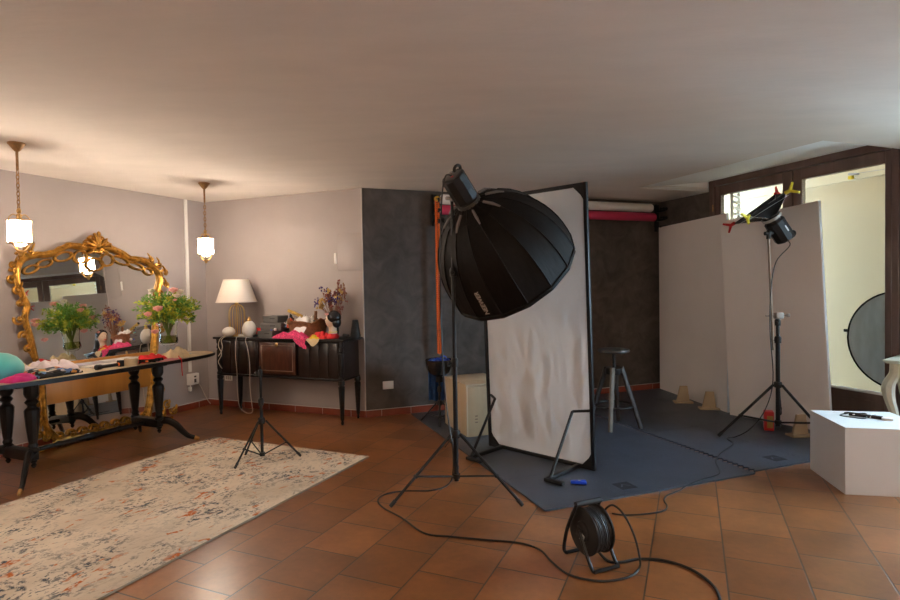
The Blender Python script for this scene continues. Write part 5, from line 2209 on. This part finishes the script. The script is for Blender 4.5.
zt = 2.52
bracket(434.5, zt, 'black triple wall bracket at the left end of the background rolls')
bracket(656.5, zt, 'black triple wall bracket at the right end of the background rolls')
pl_ = vpl(441, 205, C2 + hd(159.2) * 0.127, 69.2)
pr_ = vpl(651, 205, C2 + hd(159.2) * 0.127, 69.2)
pr2 = vpl(654, 205, C2 + hd(159.2) * 0.127, 69.2)
ln_ = (pr_ - pl_).length
for nm, z, ln, mt, lab, r_ in (('white', zt - 0.07, ln_, m_whitepaper, 'white background paper roll, the upper one on the dark wall', 0.056), ('pink', zt - 0.19, ln_ + 0.05, m_pinkpaper, 'crimson background paper roll below the white roll', 0.055)):
    t = thing('paper_roll', lab, 'paper roll', (pl_.x, pl_.y, z), RZR, 'background paper rolls')
    b = MB()
    b.tube([(0.0, 0, 0), (0.01, 0, 0), (ln - 0.01, 0, 0), (ln, 0, 0)], [r_ - 0.006, r_, r_, r_ - 0.006], 28)
    b.build('paper', mt, t, angle=60)
    b = MB()
    b.cyl((-0.012, 0, 0), (ln + 0.012, 0, 0), 0.026, seg=16)
    b.build('core', m_papert, t)
# orange bead chain
p = vpl(437, 205, C2 + hd(159.2) * 0.145, 69.2)
t = thing('bead_chain', 'long orange beaded pull chain hanging from the left roll bracket', 'chain', (p.x, p.y, 0), RZR)
zlo = 0.70
for x in (-0.014, 0.016):
    b = MB()
    z = zlo
    while z < zt - 0.09:
        b.ball((x, 0, z), (0.0165, 0.0165, 0.0125), 6)
        z += 0.0215
    b.cyl((x, 0, zlo), (x, 0, zt - 0.09), 0.006, seg=6)
    b.build('strand', m_orange, t)
b = MB()
b.lathe([(0.010, -0.012), (0.032, -0.012), (0.026, 0), (0.032, 0.012), (0.010, 0.012), (0.010, -0.012)], 18, m=Matrix.Translation((0.001, 0, zt - 0.07)) @ Matrix.Rotation(R(90), 4, 'X'))
b.build('pulley', M('ochre_plastic', (0.55, 0.30, 0.02), 0.4), t)
b = MB()
b.tube([(0.015 * math.cos(a_) + 0.001, 0, zlo + 0.015 * math.sin(a_)) for a_ in [math.pi + math.pi * i / 8 for i in range(9)]], 0.009, 6)
b.build('bottom_loop', m_orange, t)

# ---- stool
stp = (fl(602, 431, MT) + fl(637, 429, MT)) / 2 + Vector((-0.01, 0.14, 0))
t = thing('work_stool', 'black swivel stool with a round seat and four splayed legs behind the scrim edge', 'stool', (stp.x, stp.y, MT), R(20))
b = MB()
b.lathe([(0.0, 0.745), (0.10, 0.745), (0.150, 0.752), (0.158, 0.765), (0.155, 0.782), (0.13, 0.786), (0.0, 0.778)], 36)
b.build('seat', m_seat, t)
b = MB()
b.cyl((0, 0, 0.44), (0, 0, 0.75), 0.015, seg=14)
for k in range(18):
    b.lathe([(0.015, 0.50 + k * 0.0125), (0.018, 0.503 + k * 0.0125), (0.015, 0.507 + k * 0.0125)], 12)
b.build('screw', m_black, t)
b = MB()
b.lathe([(0.02, 0.535), (0.082, 0.535), (0.085, 0.55), (0.085, 0.59), (0.075, 0.60), (0.02, 0.60), (0.02, 0.535)], 20)
b.build('hub', m_black, t)
b = MB()
for i in range(4):
    a = i * math.pi / 2 + math.pi / 4
    d = Vector((math.cos(a), math.sin(a), 0))
    bb = MB()
    bb.tube([d * 0.075 + ZUP * 0.60, d * 0.255 + ZUP * 0.002], [0.028, 0.024], 8, flat=0.75)
    bb.build('leg', M('pale_worn_leg', (0.13, 0.11, 0.09), 0.7, var=0.2, scale=12) if i == 2 else m_stoolleg, t)
rr_ = 0.075 + 0.18 * (0.60 - 0.22) / 0.6
b.tube([(rr_ * math.cos(2 * math.pi * k / 36), rr_ * math.sin(2 * math.pi * k / 36), 0.22) for k in range(36)], 0.009, 8, closed=True)
b.build('foot_ring', m_black, t)

# ---- white boards leaning before the window
B1a = RF(-0.10, 0.10)
B1a = fl(661, 388.5, MT)
B1b = fl(728.5, 412.5, MT)


def board(name, label, p, q, h, lean=0.0, thick=0.03, extra=0.0):
    d = (q - p)
    ang = math.atan2(d.y, d.x)
    w = d.length
    t = thing(name, label, 'board', p, ang, 'white foam boards')
    m = Matrix.Rotation(lean, 4, 'Y')
    b = MB()
    b.prism([(0, 0), (w, 0), (w, h), (0, h)], -thick / 2, thick / 2, m=m @ Matrix.Rotation(R(90), 4, 'X'))
    b.build('panel', m_paperboard, t, smooth=False)
    b = MB()
    for x in (-0.0015, w - 0.0005):
        b.prism([(x, 0), (x + 0.002, 0), (x + 0.002, h), (x, h)], -thick / 2 + 0.002, thick / 2 - 0.002, m=m @ Matrix.Rotation(R(90), 4, 'X'))
    b.build('cut_edge', m_boardedge, t, smooth=False)
    return t


h1 = 2.19
board('foam_board', 'tall white board on the left, standing upright by the dark wall corner', B1a, B1b, h1)
B2a = fl(731, 414.5, MT)
B2dir = hd(159.3)
far = vpl(832.5, 440, B2a, 159.3)
B2b = B2a + B2dir * ((far - B2a).length)
B2b.z = B2a.z
LEAN2 = R(-3.2)
board('foam_board', 'tall white board on the right, tilted to the left before the glazed door', B2a, B2a + B2dir * ((Vector((far.x, far.y, 0)) - Vector((B2a.x, B2a.y, 0))).length), 2.105, lean=LEAN2)


def tfoot(px, py, heading, label, sc=1.0):
    p = fl(px, py, MT)
    t = thing('board_foot', label, 'foot', p, R(-(heading - 90)), 'wooden board feet')
    b = MB()
    b.box((0, 0, 0.009), (0.21 * sc, 0.12, 0.018), bevel=0.002)
    b.build('base_plank', m_plyfoot, t)
    b = MB()
    b.prism([(-0.075 * sc, 0.018), (0.075 * sc, 0.018), (0.05 * sc, 0.20), (-0.035 * sc, 0.20)], -0.012, 0.012, m=Matrix.Rotation(R(90), 4, 'X'))
    b.build('fin', m_plyfoot, t)
    return t


tfoot(683, 402.5, 100, 'wooden foot bracket holding the left board, the one nearer the stool')
tfoot(709, 409, 100, 'wooden foot bracket holding the left board, nearer the seam between boards')
tfoot(800, 436, 85, 'wooden foot bracket at the right board behind the white cube', 1.0)

# ---- second light stand with boom
S2 = fl(778, 437, MT)
g1 = fl(718.5, 437, MT)
rad_ = (g1 - S2).length
a1 = math.atan2(g1.y - S2.y, g1.x - S2.x)
feet2 = [S2 + Vector((math.cos(a1 + k * 2 * math.pi / 3), math.sin(a1 + k * 2 * math.pi / 3), 0)) * rad_ for k in range(3)]
make_stand('light_stand', 'black light stand with a clamped boom in front of the right white board', S2, feet2, 0.49, 0.14,
           [(0.019, 0.10, 0.90), (0.015, 0.90, 1.06), (0.012, 1.06, 1.12)], leg_r=0.0125, z0=MT, knob_a=2.0, group='black light stands')
hc2 = Vector((S2.x, S2.y, 1.135))
bt = at(768.5, 239, S2.y - 0.05)
bbm = at(773, 350, S2.y - 0.05)
t = thing('boom_arm', 'steel boom tube clamped across the top of the stand by the white board', 'boom', (S2.x, S2.y, MT), 0)
o0 = Vector((S2.x, S2.y, MT))
b = MB()
b.cyl(bbm - o0, bt - o0, 0.010, seg=12)
b.build('tube', M('dull_bronze_tube', (0.20, 0.15, 0.11), 0.4, 0.7), t)
b = MB()
b.box(hc2 - o0 + Vector((-0.01, -0.03, 0)), (0.07, 0.06, 0.055), bevel=0.008)
b.cyl(hc2 - o0 + Vector((0.02, -0.02, 0.0)), hc2 - o0 + Vector((0.075, -0.02, 0.0)), 0.008, seg=8)
b.cyl(hc2 - o0 + Vector((-0.11, -0.03, 0.0)), hc2 - o0 + Vector((-0.04, -0.03, 0.0)), 0.007, seg=8)
cl = b.build('clamp', M('dull_steel', (0.26, 0.22, 0.19), 0.5, 0.4), t)
b = MB()
b.cyl(hc2 - o0 + Vector((0.075, -0.02, 0)), hc2 - o0 + Vector((0.092, -0.02, 0)), 0.017, seg=10)
b.cyl(hc2 - o0 + Vector((-0.125, -0.03, 0)), hc2 - o0 + Vector((-0.105, -0.03, 0)), 0.010, seg=10)
b.build('clamp_knob', m_greyplug, cl)

# flash head aiming up left, with a small square softbox held by coloured rods
H2 = at(778.5, 228.5, S2.y - 0.02)
w2 = (at(764, 208, S2.y - 0.28) - H2).normalized()
AX2 = Vector((-0.46, -0.10, 0.62)).normalized()
hm2 = frame_to(AX2, Vector((0.8, 0, 0.6))).to_4x4()
hm2.translation = H2
fh2 = make_flash('studio_flash', 'black studio flash head on the boom before the glazed door', hm2, 0.22)
iv2 = hm2.inverted()
b = MB()
b.tube([iv2 @ bt, iv2 @ (bt + Vector((0.0, 0, 0.06))), iv2 @ (H2 - AX2 * 0.01 + Vector((-0.03, 0, -0.03)))], [0.019, 0.021, 0.018], 10)
b.cyl(iv2 @ (bt + Vector((-0.035, 0, 0.05))), iv2 @ (bt + Vector((0.035, 0, 0.05))), 0.017, seg=10)
b.build('tilt_bracket', m_blackp, fh2)
# pyramid softbox
A2 = H2 + AX2 * 0.125
corners = [at(787.5, 192, S2.y - 0.30), at(748, 216.5, S2.y - 0.30), at(733, 224, S2.y + 0.42), at(776, 193.5, S2.y + 0.42)]
t = thing('square_softbox', 'small black square softbox with red and yellow rod ends tilted above the right board', 'softbox', A2, 0)
cs = [c_ - A2 for c_ in corners]
b = MB()
cen = sum(cs, Vector()) / 4
n_ = (cs[0] - cs[1]).cross(cs[2] - cs[1]).normalized()
if n_.dot(cen) < 0:
    n_ = -n_
ring0 = [(c_ - cen).normalized() * 0.07 - n_ * 0.0 for c_ in cs]
for i in range(4):
    j = (i + 1) % 4
    p0_, p1_, p2_, p3_ = ring0[i], ring0[j], cs[j], cs[i]

    def fn(u_, v_, p0_=p0_, p1_=p1_, p2_=p2_, p3_=p3_):
        a_ = p0_.lerp(p3_, v_)
        c_ = p1_.lerp(p2_, v_)
        q_ = a_.lerp(c_, u_)
        sag = math.sin(math.pi * u_) * math.sin(math.pi * min(1, v_ * 0.6 + 0.4)) * 0.05
        return q_ + (Vector((0, 0, 0)) - cen).normalized() * -sag * 0.35 + (cen - q_) * 0.10 * math.sin(math.pi * u_) * v_
    b.sheet(fn, 8, 8)
b.build('fabric', m_nylon, t, angle=60)
b = MB()


def dfn(u_, v_):
    q_ = cs[0].lerp(cs[1], u_).lerp(cs[3].lerp(cs[2], u_), v_)
    k = 0.10 * (1 - abs(2 * u_ - 1) ** 3 * abs(2 * v_ - 1) ** 3)
    return q_.lerp(cen, k) - n_ * 0.03


b.sheet(dfn, 10, 10)
b.build('diffuser', m_diffuser, t, angle=60)
for i, mt in ((0, m_yellow), (1, m_yellow), (2, m_redp), (3, m_redp)):
    b = MB()
    b.tube([ring0[i], cs[i]], 0.005, 6)
    rd = b.build('rod', m_chrome, t)
    ax = (cs[i] - cen).normalized()
    sd = n_
    b = MB()
    b.tube([cs[i] - ax * 0.02, cs[i] + ax * 0.035], [0.018, 0.016], 8)
    for sg in (-1, 1):
        b.tube([cs[i] + ax * 0.03, cs[i] + ax * 0.105 + sd * sg * 0.05], [0.015, 0.010], 8)
    b.build('rod_end', mt, rd)
b = MB()
b.lathe([(0.055, -0.012), (0.085, -0.012), (0.085, 0.012), (0.055, 0.012), (0.055, -0.012)], 24, m=frame_to(AX2).to_4x4())
b.build('speed_ring', m_greyplug, t)

# red weight case by the stand
p = fl(771, 431, MT)
t = thing('red_case', 'small red plastic case with a yellow label on the mat behind the boom stand', 'case', p + Vector((0.0, 0.04, 0)), R(-25))
b = MB()
b.box((0, 0, 0.095), (0.085, 0.11, 0.185), bevel=0.010)
b.build('shell', m_redp, t)
b = MB()
b.box((0.008, -0.0555, 0.09), (0.05, 0.003, 0.115), bevel=0.001)
b.build('label_plate', M('ochre_label', (0.42, 0.24, 0.05), 0.6), t)

# ---- white cube
k1, k2 = fl(807, 466.5), fl(845, 494.5)
kd = (k1 - k2).normalized()
ke = Vector((kd.y, -kd.x, 0))
t = thing('display_cube', 'white plinth cube standing on the tiles at the right edge', 'cube', k2, math.atan2(ke.y, ke.x))
b = MB()
KH = 0.455
b.box((0.27, 0.27, KH / 2), (0.54, 0.54, KH), bevel=0.002, seg=1)
b.build('body', m_cube, t)
# charger and white earphones on top
p = fl(864, 417.5, KH)
t = thing('cable_charger', 'black charger with looped black and white cable lying on top of the white cube', 'charger', p, math.atan2(ke.y, ke.x) - 0.25)
b = MB()
b.box((0.01, 0, 0.013), (0.20, 0.03, 0.022), rot=(0, 0, -0.35), bevel=0.005)
b.build('body', m_blackp, t)
b = MB()
b.box((0.125, -0.05, 0.012), (0.065, 0.035, 0.02), bevel=0.005)
b.build('plug', m_whitep, t)
b = MB()
b.tube(spline([(-0.08, 0.04, 0.018), (-0.13, 0.03, 0.006), (-0.14, -0.02, 0.006), (-0.06, -0.06, 0.006), (0.0, -0.05, 0.006), (0.02, 0.05, 0.02), (-0.03, 0.10, 0.006), (-0.10, 0.09, 0.006), (-0.09, 0.03, 0.024), (-0.02, 0.0, 0.026)], 6), 0.004, 6)
b.build('cable', m_cordb, t)
b = MB()
b.tube(spline([(-0.07, -0.02, 0.02), (-0.02, 0.06, 0.01), (0.06, 0.09, 0.005), (0.10, 0.05, 0.005), (0.05, 0.0, 0.03), (0.03, -0.03, 0.005)], 6), 0.004, 6)
b.build('white_cable', m_whitep, t)

# ---- cream cabriole table at the right edge
p = fl(890, 360, 0.80)
t = thing('console_table', 'pale green cream console table with cabriole legs cut by the right edge', 'table', (p.x + 0.01, p.y + 0.02, 0), R(-52))
t.scale = (1, 1, 0.80 / 0.752)
b = MB()
b.box((0.36, 0.22, 0.745), (0.80, 0.50, 0.014), bevel=0.006)
b.box((0.36, 0.22, 0.732), (0.77, 0.47, 0.016), bevel=0.006)
b.build('table_top', m_creamtop, t)
b = MB()
b.box((0.36, 0.03, 0.665), (0.66, 0.02, 0.11), bevel=0.004)
b.box((0.36, 0.42, 0.665), (0.66, 0.02, 0.11), bevel=0.004)
b.box((0.03, 0.22, 0.665), (0.02, 0.36, 0.11), bevel=0.004)
b.box((0.69, 0.22, 0.665), (0.02, 0.36, 0.11), bevel=0.004)
b.build('apron', m_cream, t)
for x, sx in ((0.03, -1), (0.69, 1)):
    for y, sy in ((0.03, -1), (0.42, 1)):
        b = MB()
        pts = spline([(x, y, 0.725), (x + sx * 0.004, y + sy * 0.004, 0.64), (x + sx * 0.035, y + sy * 0.03, 0.555), (x + sx * 0.03, y + sy * 0.025, 0.46), (x - sx * 0.0, y, 0.32), (x - sx * 0.02, y - sy * 0.015, 0.17), (x - sx * 0.01, y - sy * 0.01, 0.06), (x + sx * 0.015, y + sy * 0.015, 0.012)], 5)
        n = len(pts)
        b.tube(pts, [0.036 + 0.012 * math.exp(-((i / n - 0.32) / 0.14) ** 2) - 0.020 * max(0, i / n - 0.3) for i in range(n)], 8, up=(1, 0, 0))
        b.build('leg', m_cream, t)

# ---- cable reel
rp = fl(589, 561)
RA = (fl(607, 556) - fl(580, 563)).normalized()        # reel axle direction on the floor
ang = math.atan2(RA.y, RA.x)
t = thing('cable_reel', 'black cable extension reel with tubular frame standing on the tiles', 'reel', rp + Vector((0.015, 0, 0)), ang)
t.scale = (0.9, 0.9, 0.9)
RR, RZ_ = 0.135, 0.185
mx_ = Matrix.Rotation(R(90), 4, 'Y')
for x, nm in ((-0.055, 'flange'), (0.055, 'flange')):
    b = MB()
    b.lathe([(0.02, -0.005), (RR - 0.01, -0.008), (RR, -0.004), (RR, 0.004), (RR - 0.01, 0.005), (0.02, 0.005)], 36, m=Matrix.Translation((x, 0, RZ_)) @ mx_)
    b.lathe([(0.0, -0.014 if x < 0 else 0.006), (0.055, -0.014 if x < 0 else 0.006), (0.06, -0.006 if x < 0 else 0.012), (0.0, 0.0)], 24, m=Matrix.Translation((x, 0, RZ_)) @ mx_)
    b.build(nm, m_blackp, t)
b = MB()
prof = [(0.05, -0.05)]
for k in range(10):
    z = -0.045 + k * 0.01
    prof += [(0.112, z - 0.004), (0.117, z), (0.112, z + 0.004)]
prof += [(0.05, 0.05)]
b.lathe(prof, 32, m=Matrix.Translation((0, 0, RZ_)) @ mx_)
for k in range(5):
    ph = k * 1.3
    b.tube([(-0.045 + 0.09 * (i / 30), 0.121 * math.cos(ph + i * 0.35), RZ_ + 0.121 * math.sin(ph + i * 0.35)) for i in range(31)], 0.006, 6)
b.build('wound_cable', m_cordb, t)
b = MB()
b.box((-0.072, 0.02, RZ_ - 0.01), (0.006, 0.05, 0.06), rot=(0.3, 0, 0), bevel=0.002)
b.build('outlet_cover', m_blackp, t)
b = MB()
b.box((-0.0755, -0.01, RZ_ - 0.03), (0.003, 0.035, 0.045), rot=(0.4, 0, 0), bevel=0.001)
b.build('rating_plate', M('silver_label', (0.5, 0.47, 0.44), 0.5), t)
# frame: two bent side tubes joined by a handle above and bars below
b = MB()
for x in (-0.085, 0.085):
    b.tube(spline([(x, 0.13, 0.012), (x, 0.155, 0.03), (x, 0.12, 0.16), (x, 0.05, 0.29), (x, 0.03, 0.335)], 5), 0.0105, 8)
    b.tube(spline([(x, 0.0, RZ_), (x, -0.04, 0.12), (x, -0.10, 0.03), (x, -0.13, 0.012)], 5), 0.0105, 8)
b.cyl((-0.085, 0.13, 0.012), (0.085, 0.13, 0.012), 0.0105, seg=8)
b.cyl((-0.085, -0.13, 0.012), (0.085, -0.13, 0.012), 0.0105, seg=8)
b.cyl((-0.088, 0.0, RZ_), (0.088, 0.0, RZ_), 0.012, seg=10)
b.build('frame', m_black, t)
b = MB()
b.cyl((-0.088, 0.03, 0.335), (0.088, 0.03, 0.335), 0.017, seg=14)
b.build('grip', m_rubber, t)


# ---- cables on the floor
def cable(name, label, pts, r=0.0055, n=6, cat='cable', mat=None):
    b = MB()
    b.tube(spline(pts, n), r, 7)
    o = b.build(name, mat or m_cordb)
    tag(o, label, cat)
    return o


cz = 0.006
up = [fl(x, y, cz) for x, y in ((446, 486), (430, 490.5), (405, 491), (386, 494), (378, 500), (383, 507.5), (402, 518), (424, 533), (450, 536.5), (488, 540), (520, 543), (540, 550), (552, 562), (570, 575), (600, 581), (627, 577.5), (638, 570))]
hb = iv.inverted()
hs = HEADC - AX * 0.12
cab = [hs, hs + Vector((-0.05, -0.03, -0.02)), at(441, 215, S1.y - 0.03), at(440.5, 300, S1.y - 0.03), at(444, 380, S1.y - 0.02), at(449, 425, S1.y - 0.03), at(453, 450, S1.y - 0.05), fl(452.5, 476, 0.05)]
endp = [at(640, 560, 2.80), at(634, 535, 2.84), at(624, 515, 2.88), at(614, 505.5, 2.93), at(607, 507.5, 2.98), at(603, 514, 3.0)]
cable('power_cable', 'black cable from the big flash looping over the tiles to the reel', cab + up + endp)
cable('power_cable', 'thick black cable curving from the reel to the bottom of the picture',
      [fl(598, 551, 0.02), fl(608, 561, cz), fl(622, 562, cz), fl(640, 559, cz), fl(664, 560.5, cz), fl(688, 568, cz), fl(706, 579, cz), fl(717, 591, cz), fl(720, 606, cz), fl(716, 630, cz)], 0.0075)
pth = [fl(716, 463, MT + cz), fl(719, 469, MT + cz), fl(718, 474.5, MT + cz), fl(700, 480, MT + cz), fl(686, 486, MT + cz), fl(680, 490, cz), fl(668, 495, cz), fl(664, 500, cz), fl(667, 506, cz), fl(663, 511, cz), fl(645, 514, cz), fl(625, 515, cz), fl(612, 513.5, cz)]
hd2 = H2 - AX2 * 0.12
c2 = [hd2, hd2 + Vector((0.03, -0.02, -0.06)), at(776, 262, S2.y - 0.06), at(771, 290, S2.y - 0.07), at(770, 330, S2.y - 0.06), at(773, 380, S2.y - 0.06), at(765, 410, S2.y - 0.08), at(750, 429, S2.y - 0.10), fl(735, 437, MT + cz), fl(727, 438.5, MT + cz), fl(733, 444, MT + cz), fl(722, 452, MT + cz), fl(717, 458, MT + cz)]
cable('power_cable', 'thin black cable from the boom flash across the mats to the reel', c2 + pth, 0.0048)
cable('power_cable', 'short black cable lying on the mat beside the dish stand', [fl(443, 415, MT + cz), fl(446, 424, MT + cz), fl(452, 432, MT + cz), fl(450, 440, MT + cz), fl(445, 447, MT + cz)], 0.005)

# ---- outside the glazed door
dpt = RF(0.42, 2.72)
t = thing('reflector_disc', 'round grey collapsible reflector leaning outside behind the glass', 'reflector', (dpt.x, dpt.y, 0.0), RZR)
DR, DC = 0.475, 0.86
b = MB()
rings = []
tilt = Matrix.Rotation(R(0), 4, 'Y')


def disc_pt(r_, a):
    return Vector((0.035 * math.sin(r_ * 9 + a * 2) * 0.3, r_ * math.cos(a), DC + r_ * math.sin(a)))


b._grid([[disc_pt(max(0.002, DR * k / 8), 2 * math.pi * i / 48) for i in range(48)] for k in range(9)])
b.build('cloth', m_greydisc, t, angle=80)
b = MB()
b.tube([disc_pt(DR, 2 * math.pi * i / 48) for i in range(48)], 0.009, 6, closed=True)
b.build('hoop', m_nylon, t)
b = MB()
b.box((0, DR + 0.02, DC + 0.07), (0.02, 0.05, 0.03), bevel=0.004)
b.build('tab', m_black, t)
b = MB()
b.box((0.02, 0.0, (DC - DR) / 2), (0.04, 0.2, DC - DR), bevel=0.004)
b.build('prop', m_plyfoot, t)
p0_ = RF(0.16, 1.035)
t = thing('louvred_shutter', 'white louvred shutter seen edge on outside the left glass', 'shutter', p0_, RZR)
b = MB()
b.box((0.0, 0.0, 1.3), (0.02, 0.03, 2.6), bevel=0.004)
b.box((0.11, 0.0, 1.3), (0.02, 0.03, 2.6), bevel=0.004)
b.build('frame', m_white, t)
b = MB()
for k in range(36):
    b.box((0.055, -0.02, 0.10 + k * 0.07), (0.10, 0.06, 0.010), rot=(0.6, 0, 0))
b.build('louvre', m_white, t)
p0_ = RF(1.27, 1.735, 2.66)
t = thing('wall_clip', 'little grey and orange clip with a wire high on the outside wall', 'clip', p0_, RZR)
b = MB()
b.box((0.0, 0.0, 0.02), (0.05, 0.10, 0.02), rot=(0.15, 0, 0), bevel=0.004)
b.build('body', m_greyplug, t)
b = MB()
b.box((0.0, 0.03, -0.015), (0.04, 0.05, 0.04), bevel=0.006)
b.build('jaw', m_yellowcloth, t)
b = MB()
b.tube([(0, -0.05, 0.02), (0, -0.5, 0.0), (0, -1.3, -0.01)], 0.003, 5)
b.build('wire', m_greyplug, t)
